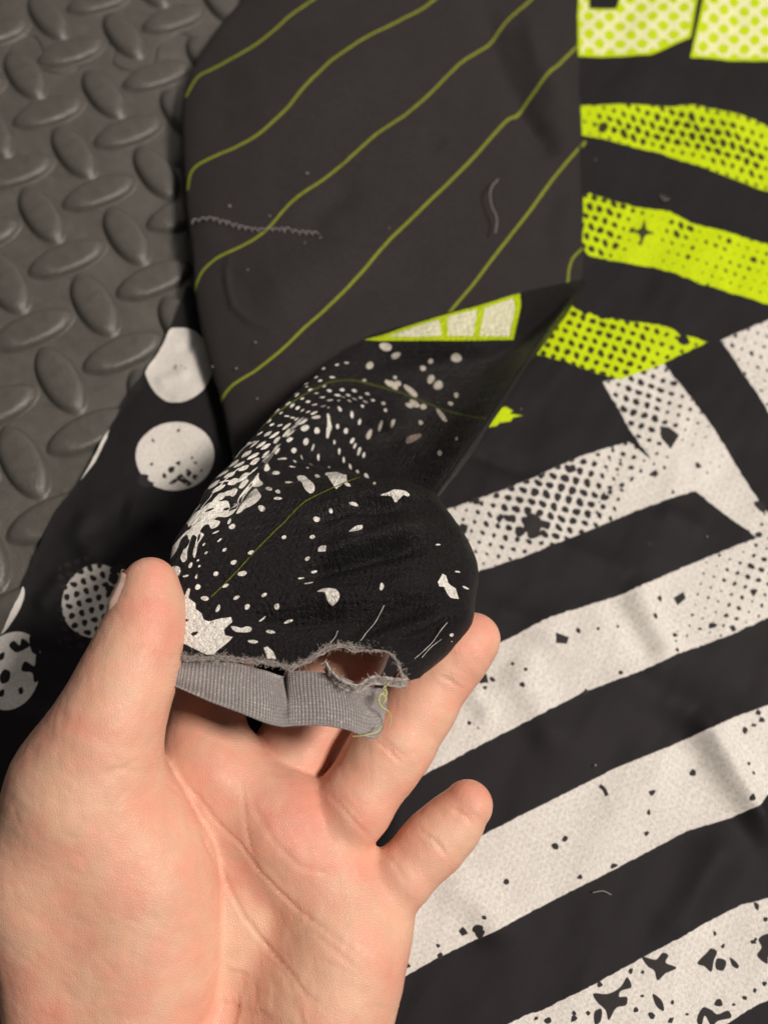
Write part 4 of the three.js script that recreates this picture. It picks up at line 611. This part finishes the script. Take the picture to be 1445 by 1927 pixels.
// creases, folds and swellings of the palm, along the lines they follow
const zp = Z(0, 1020, 1.5052);
const creases = [
  line(zp([[430, 640], [500, 665], [560, 720], [620, 800], [680, 855], [730, 930], [800, 1000], [860, 1055], [940, 1115], [1020, 1180]]), 3.2, -0.0007), line(zp([[420, 655], [500, 700], [560, 760], [590, 860], [640, 960], [690, 1060], [760, 1150], [830, 1230], [890, 1320]]), 3.4, -0.0008),
  line(zp([[680, 650], [690, 720], [700, 830], [730, 920]]), 3.5, -0.0005), line(zp([[1000, 900], [930, 940], [850, 920], [780, 850], [730, 770], [700, 690]]), 5, -0.0004),
  line(zp([[900, 690], [960, 740], [1010, 800], [1050, 840]]), 3, -0.0005), line(zp([[930, 700], [985, 740], [1035, 800]]), 2.4, -0.0003), line(zp([[1060, 560], [1100, 590], [1135, 625]]), 2.6, -0.0009), line(zp([[1070, 548], [1115, 585], [1150, 612]]), 2.2, -0.0007), line(zp([[1235, 375], [1270, 390], [1310, 415]]), 2.6, -0.0009), line(zp([[1245, 362], [1285, 380], [1318, 400]]), 2.2, -0.0003),
  line(zp([[1080, 890], [1110, 900], [1150, 960]]), 3, -0.0004), line(zp([[1190, 820], [1235, 850], [1265, 890]]), 2.6, -0.0009), line(zp([[1270, 750], [1315, 775], [1340, 800]]), 2.6, -0.0009), line(zp([[430, 310], [470, 325], [505, 335]]), 3, -0.0009), line(zp([[400, 322], [440, 345], [495, 362]]), 2.4, -0.0006),
  line(zp([[395, 660], [340, 640], [290, 660]]), 3, -0.0005), line(zp([[390, 620], [340, 650], [270, 700]]), 3, -0.0003), line(zp([[380, 680], [330, 740], [300, 830]]), 4, -0.0003), line(zp([[730, 800], [800, 870], [870, 890]]), 34, 0.0012), line(zp([[880, 1100], [950, 1160], [1010, 1210]]), 3, -0.0004), line(zp([[760, 1180], [840, 1260], [930, 1330]]), 3, -0.0003),
  line(zp([[560, 620], [620, 680], [700, 720], [800, 760]]), 24, 0.0007), line(zp([[650, 860], [720, 1000], [800, 1120]]), 26, -0.0009), line(zp([[800, 615], [845, 645], [885, 655]]), 3, -0.0004), line(zp([[470, 470], [500, 478], [540, 490]]), 3, -0.0004),
];
const person = thing('person', 'bare left hand, palm up, pinching the torn black cuff between thumb and fingers', 'hand');
{
  const [pos, idx] = surfaceNet(handD, [-0.15, -0.01, -0.19], [0.075, 0.17, 0.165], 0.00085), n = pos.length / 3, col = new Float32Array(n * 3), uv = new Float32Array(n * 2), nor = new Float32Array(n * 3);
  const P = V(0, 0, 0);
  for (let i = 0; i < n; i++) {
    let x = pos[3 * i], y = pos[3 * i + 1], z = pos[3 * i + 2];
    const g = grad(handD, x, y, z), d = handD(x, y, z); x -= g.x * d; y -= g.y * d; z -= g.z * d;
    const q = toPhoto(P.set(x, y, z)), palmar = g.dot(FW) < -0.1;
    let s = 0.00013 * fbm(x * 70, y * 70, z * 70, 3) + 0.00007 * fbm(x * 420, y * 420, z * 420, 2);
    if (palmar && q[2] < 0.236) {
      for (const c of creases) s += 0.6 * c(q[0], q[1]);
      const w1 = noise(x * 130 + 30, y * 130, z * 130), l1 = 1 - Math.abs(noise(x * 210 + w1 * 0.7, z * 120 + w1, y * 160 + 3)) * 5, l2 = 1 - Math.abs(noise(x * 90 + 9, z * 260 + w1 * 0.6, y * 160 + 8)) * 5;
      s -= 0.00007 * Math.max(0, l1) + 0.00007 * Math.max(0, l2);       // the net of fine lines
    }
    pos[3 * i] = x + g.x * s; pos[3 * i + 1] = y + g.y * s; pos[3 * i + 2] = z + g.z * s;
    // skin: blood in the finger ends and the pads, paler in the hollows, fine mottling
    const mot = fbm(x * 90, y * 90, z * 90, 4), fine = fbm(x * 260, y * 260, z * 260, 3);
    let red = 0.28 + 1.05 * mot + 0.5 * fine;
    for (const [cx, cy, rx, ry, k] of [[590, 1560, 120, 75, 0.62], [300, 1130, 60, 80, 0.5], [905, 1185, 50, 55, 0.55], [890, 1500, 50, 50, 0.6], [250, 1620, 90, 130, 0.18], [400, 1420, 90, 60, 0.3], [700, 1660, 70, 60, 0.25], [830, 1250, 40, 40, -0.15], [860, 1560, 40, 50, -0.45], [560, 1780, 120, 100, -0.15], [560, 1420, 80, 60, 0.3]]) red += k * Math.exp(-(((q[0] - cx) / rx) ** 2 + ((q[1] - cy) / ry) ** 2));
    red = clamp(red, 0, 1);
    const b = 1 + 0.14 * fine + 0.10 * fbm(x * 28, y * 28, z * 28 + 9, 3);
    col[3 * i] = (0.69 - 0.02 * red) * b; col[3 * i + 1] = (0.418 - 0.135 * red) * b; col[3 * i + 2] = (0.297 - 0.088 * red) * b;
    uv[2 * i] = x * 40 + y * 9; uv[2 * i + 1] = z * 40 - y * 13;
  }
  const g = new THREE.BufferGeometry(); g.setAttribute('position', new THREE.Float32BufferAttribute(pos, 3)); g.setAttribute('color', new THREE.Float32BufferAttribute(col, 3)); g.setAttribute('uv', new THREE.Float32BufferAttribute(uv, 2)); g.setIndex(idx); g.computeVertexNormals();
  const skinBump = dataTex(512, (u, v) => { let m = 1e9, m2 = 1e9; const X = u * 44, Y = v * 44, xi = Math.floor(X), yi = Math.floor(Y); for (let a = -1; a <= 1; a++) for (let b = -1; b <= 1; b++) { const cx = xi + a, cy = yi + b, wx = (cx + 44) % 44, wy = (cy + 44) % 44, d = Math.hypot(cx + hash(wx, wy) - X, cy + hash(wy + 50, wx) - Y); if (d < m) { m2 = m; m = d; } else if (d < m2) m2 = d; } return 0.35 + 0.5 * Math.min(1, (m2 - m) * 2.2) + 0.25 * tnoise(u, v, 9); });
  mesh('skin', g, new THREE.MeshPhysicalMaterial({ vertexColors: true, bumpMap: skinBump, bumpScale: 0.00011, roughness: 0.43, specularIntensity: 0.6, sheen: 0.25, sheenRoughness: 0.5, sheenColor: new THREE.Color(0.9, 0.45, 0.32) }), person);
}
{ // the thumb nail, on the far left side of the thumb
  const a = at(284, 1078, 0.2135), b = at(267, 1168, 0.2125), ax = b.clone().sub(a), pos = [], idx = [], nu = 24, nv = 20, axis = ax.clone().normalize();
  const out = ray(150, 1100).sub(ray(284, 1120)).normalize().multiplyScalar(0.93).addScaledVector(FW, -0.08).normalize(), side = axis.clone().cross(out).normalize();
  for (let j = 0; j <= nv; j++) for (let i = 0; i <= nu; i++) {
    const t = j / nv, w = (i / nu - 0.5) * 2, ang = w * 0.95, o = a.clone().addScaledVector(ax, t + 0.10 * w * w * (t < 0.5 ? 1 - 2 * t : 0) - 0.12 * w * w * (t > 0.5 ? 2 * t - 1 : 0)), dir = out.clone().multiplyScalar(Math.cos(ang)).addScaledVector(side, Math.sin(ang)).normalize();
    let r = 0.004; for (let k = 0; k < 14; k++) { const p = o.clone().addScaledVector(dir, r); r -= handD(p.x, p.y, p.z); }
    const p = o.addScaledVector(dir, r + 0.0006 - 0.0008 * sstep(0.7, 1, t) - 0.0006 * sstep(0.75, 1, Math.abs(w)) + 0.0004 * sstep(0.25, 0, t));
    pos.push(p.x, p.y, p.z);
    if (i && j) { const A = (j - 1) * (nu + 1) + i - 1; idx.push(A, A + nu + 1, A + 1, A + 1, A + nu + 1, A + nu + 2); }
  }
  const g = new THREE.BufferGeometry(); g.setAttribute('position', new THREE.Float32BufferAttribute(pos, 3)); g.setIndex(idx); g.computeVertexNormals();
  mesh('thumbnail', g, new THREE.MeshPhysicalMaterial({ color: new THREE.Color().setRGB(0.66, 0.47, 0.40), roughness: 0.25, clearcoat: 0.4, side: THREE.DoubleSide }), person);
}
scene.traverse(o => { if (o.isMesh) o.castShadow = o.receiveShadow = true; });
renderer.render(scene, camera);
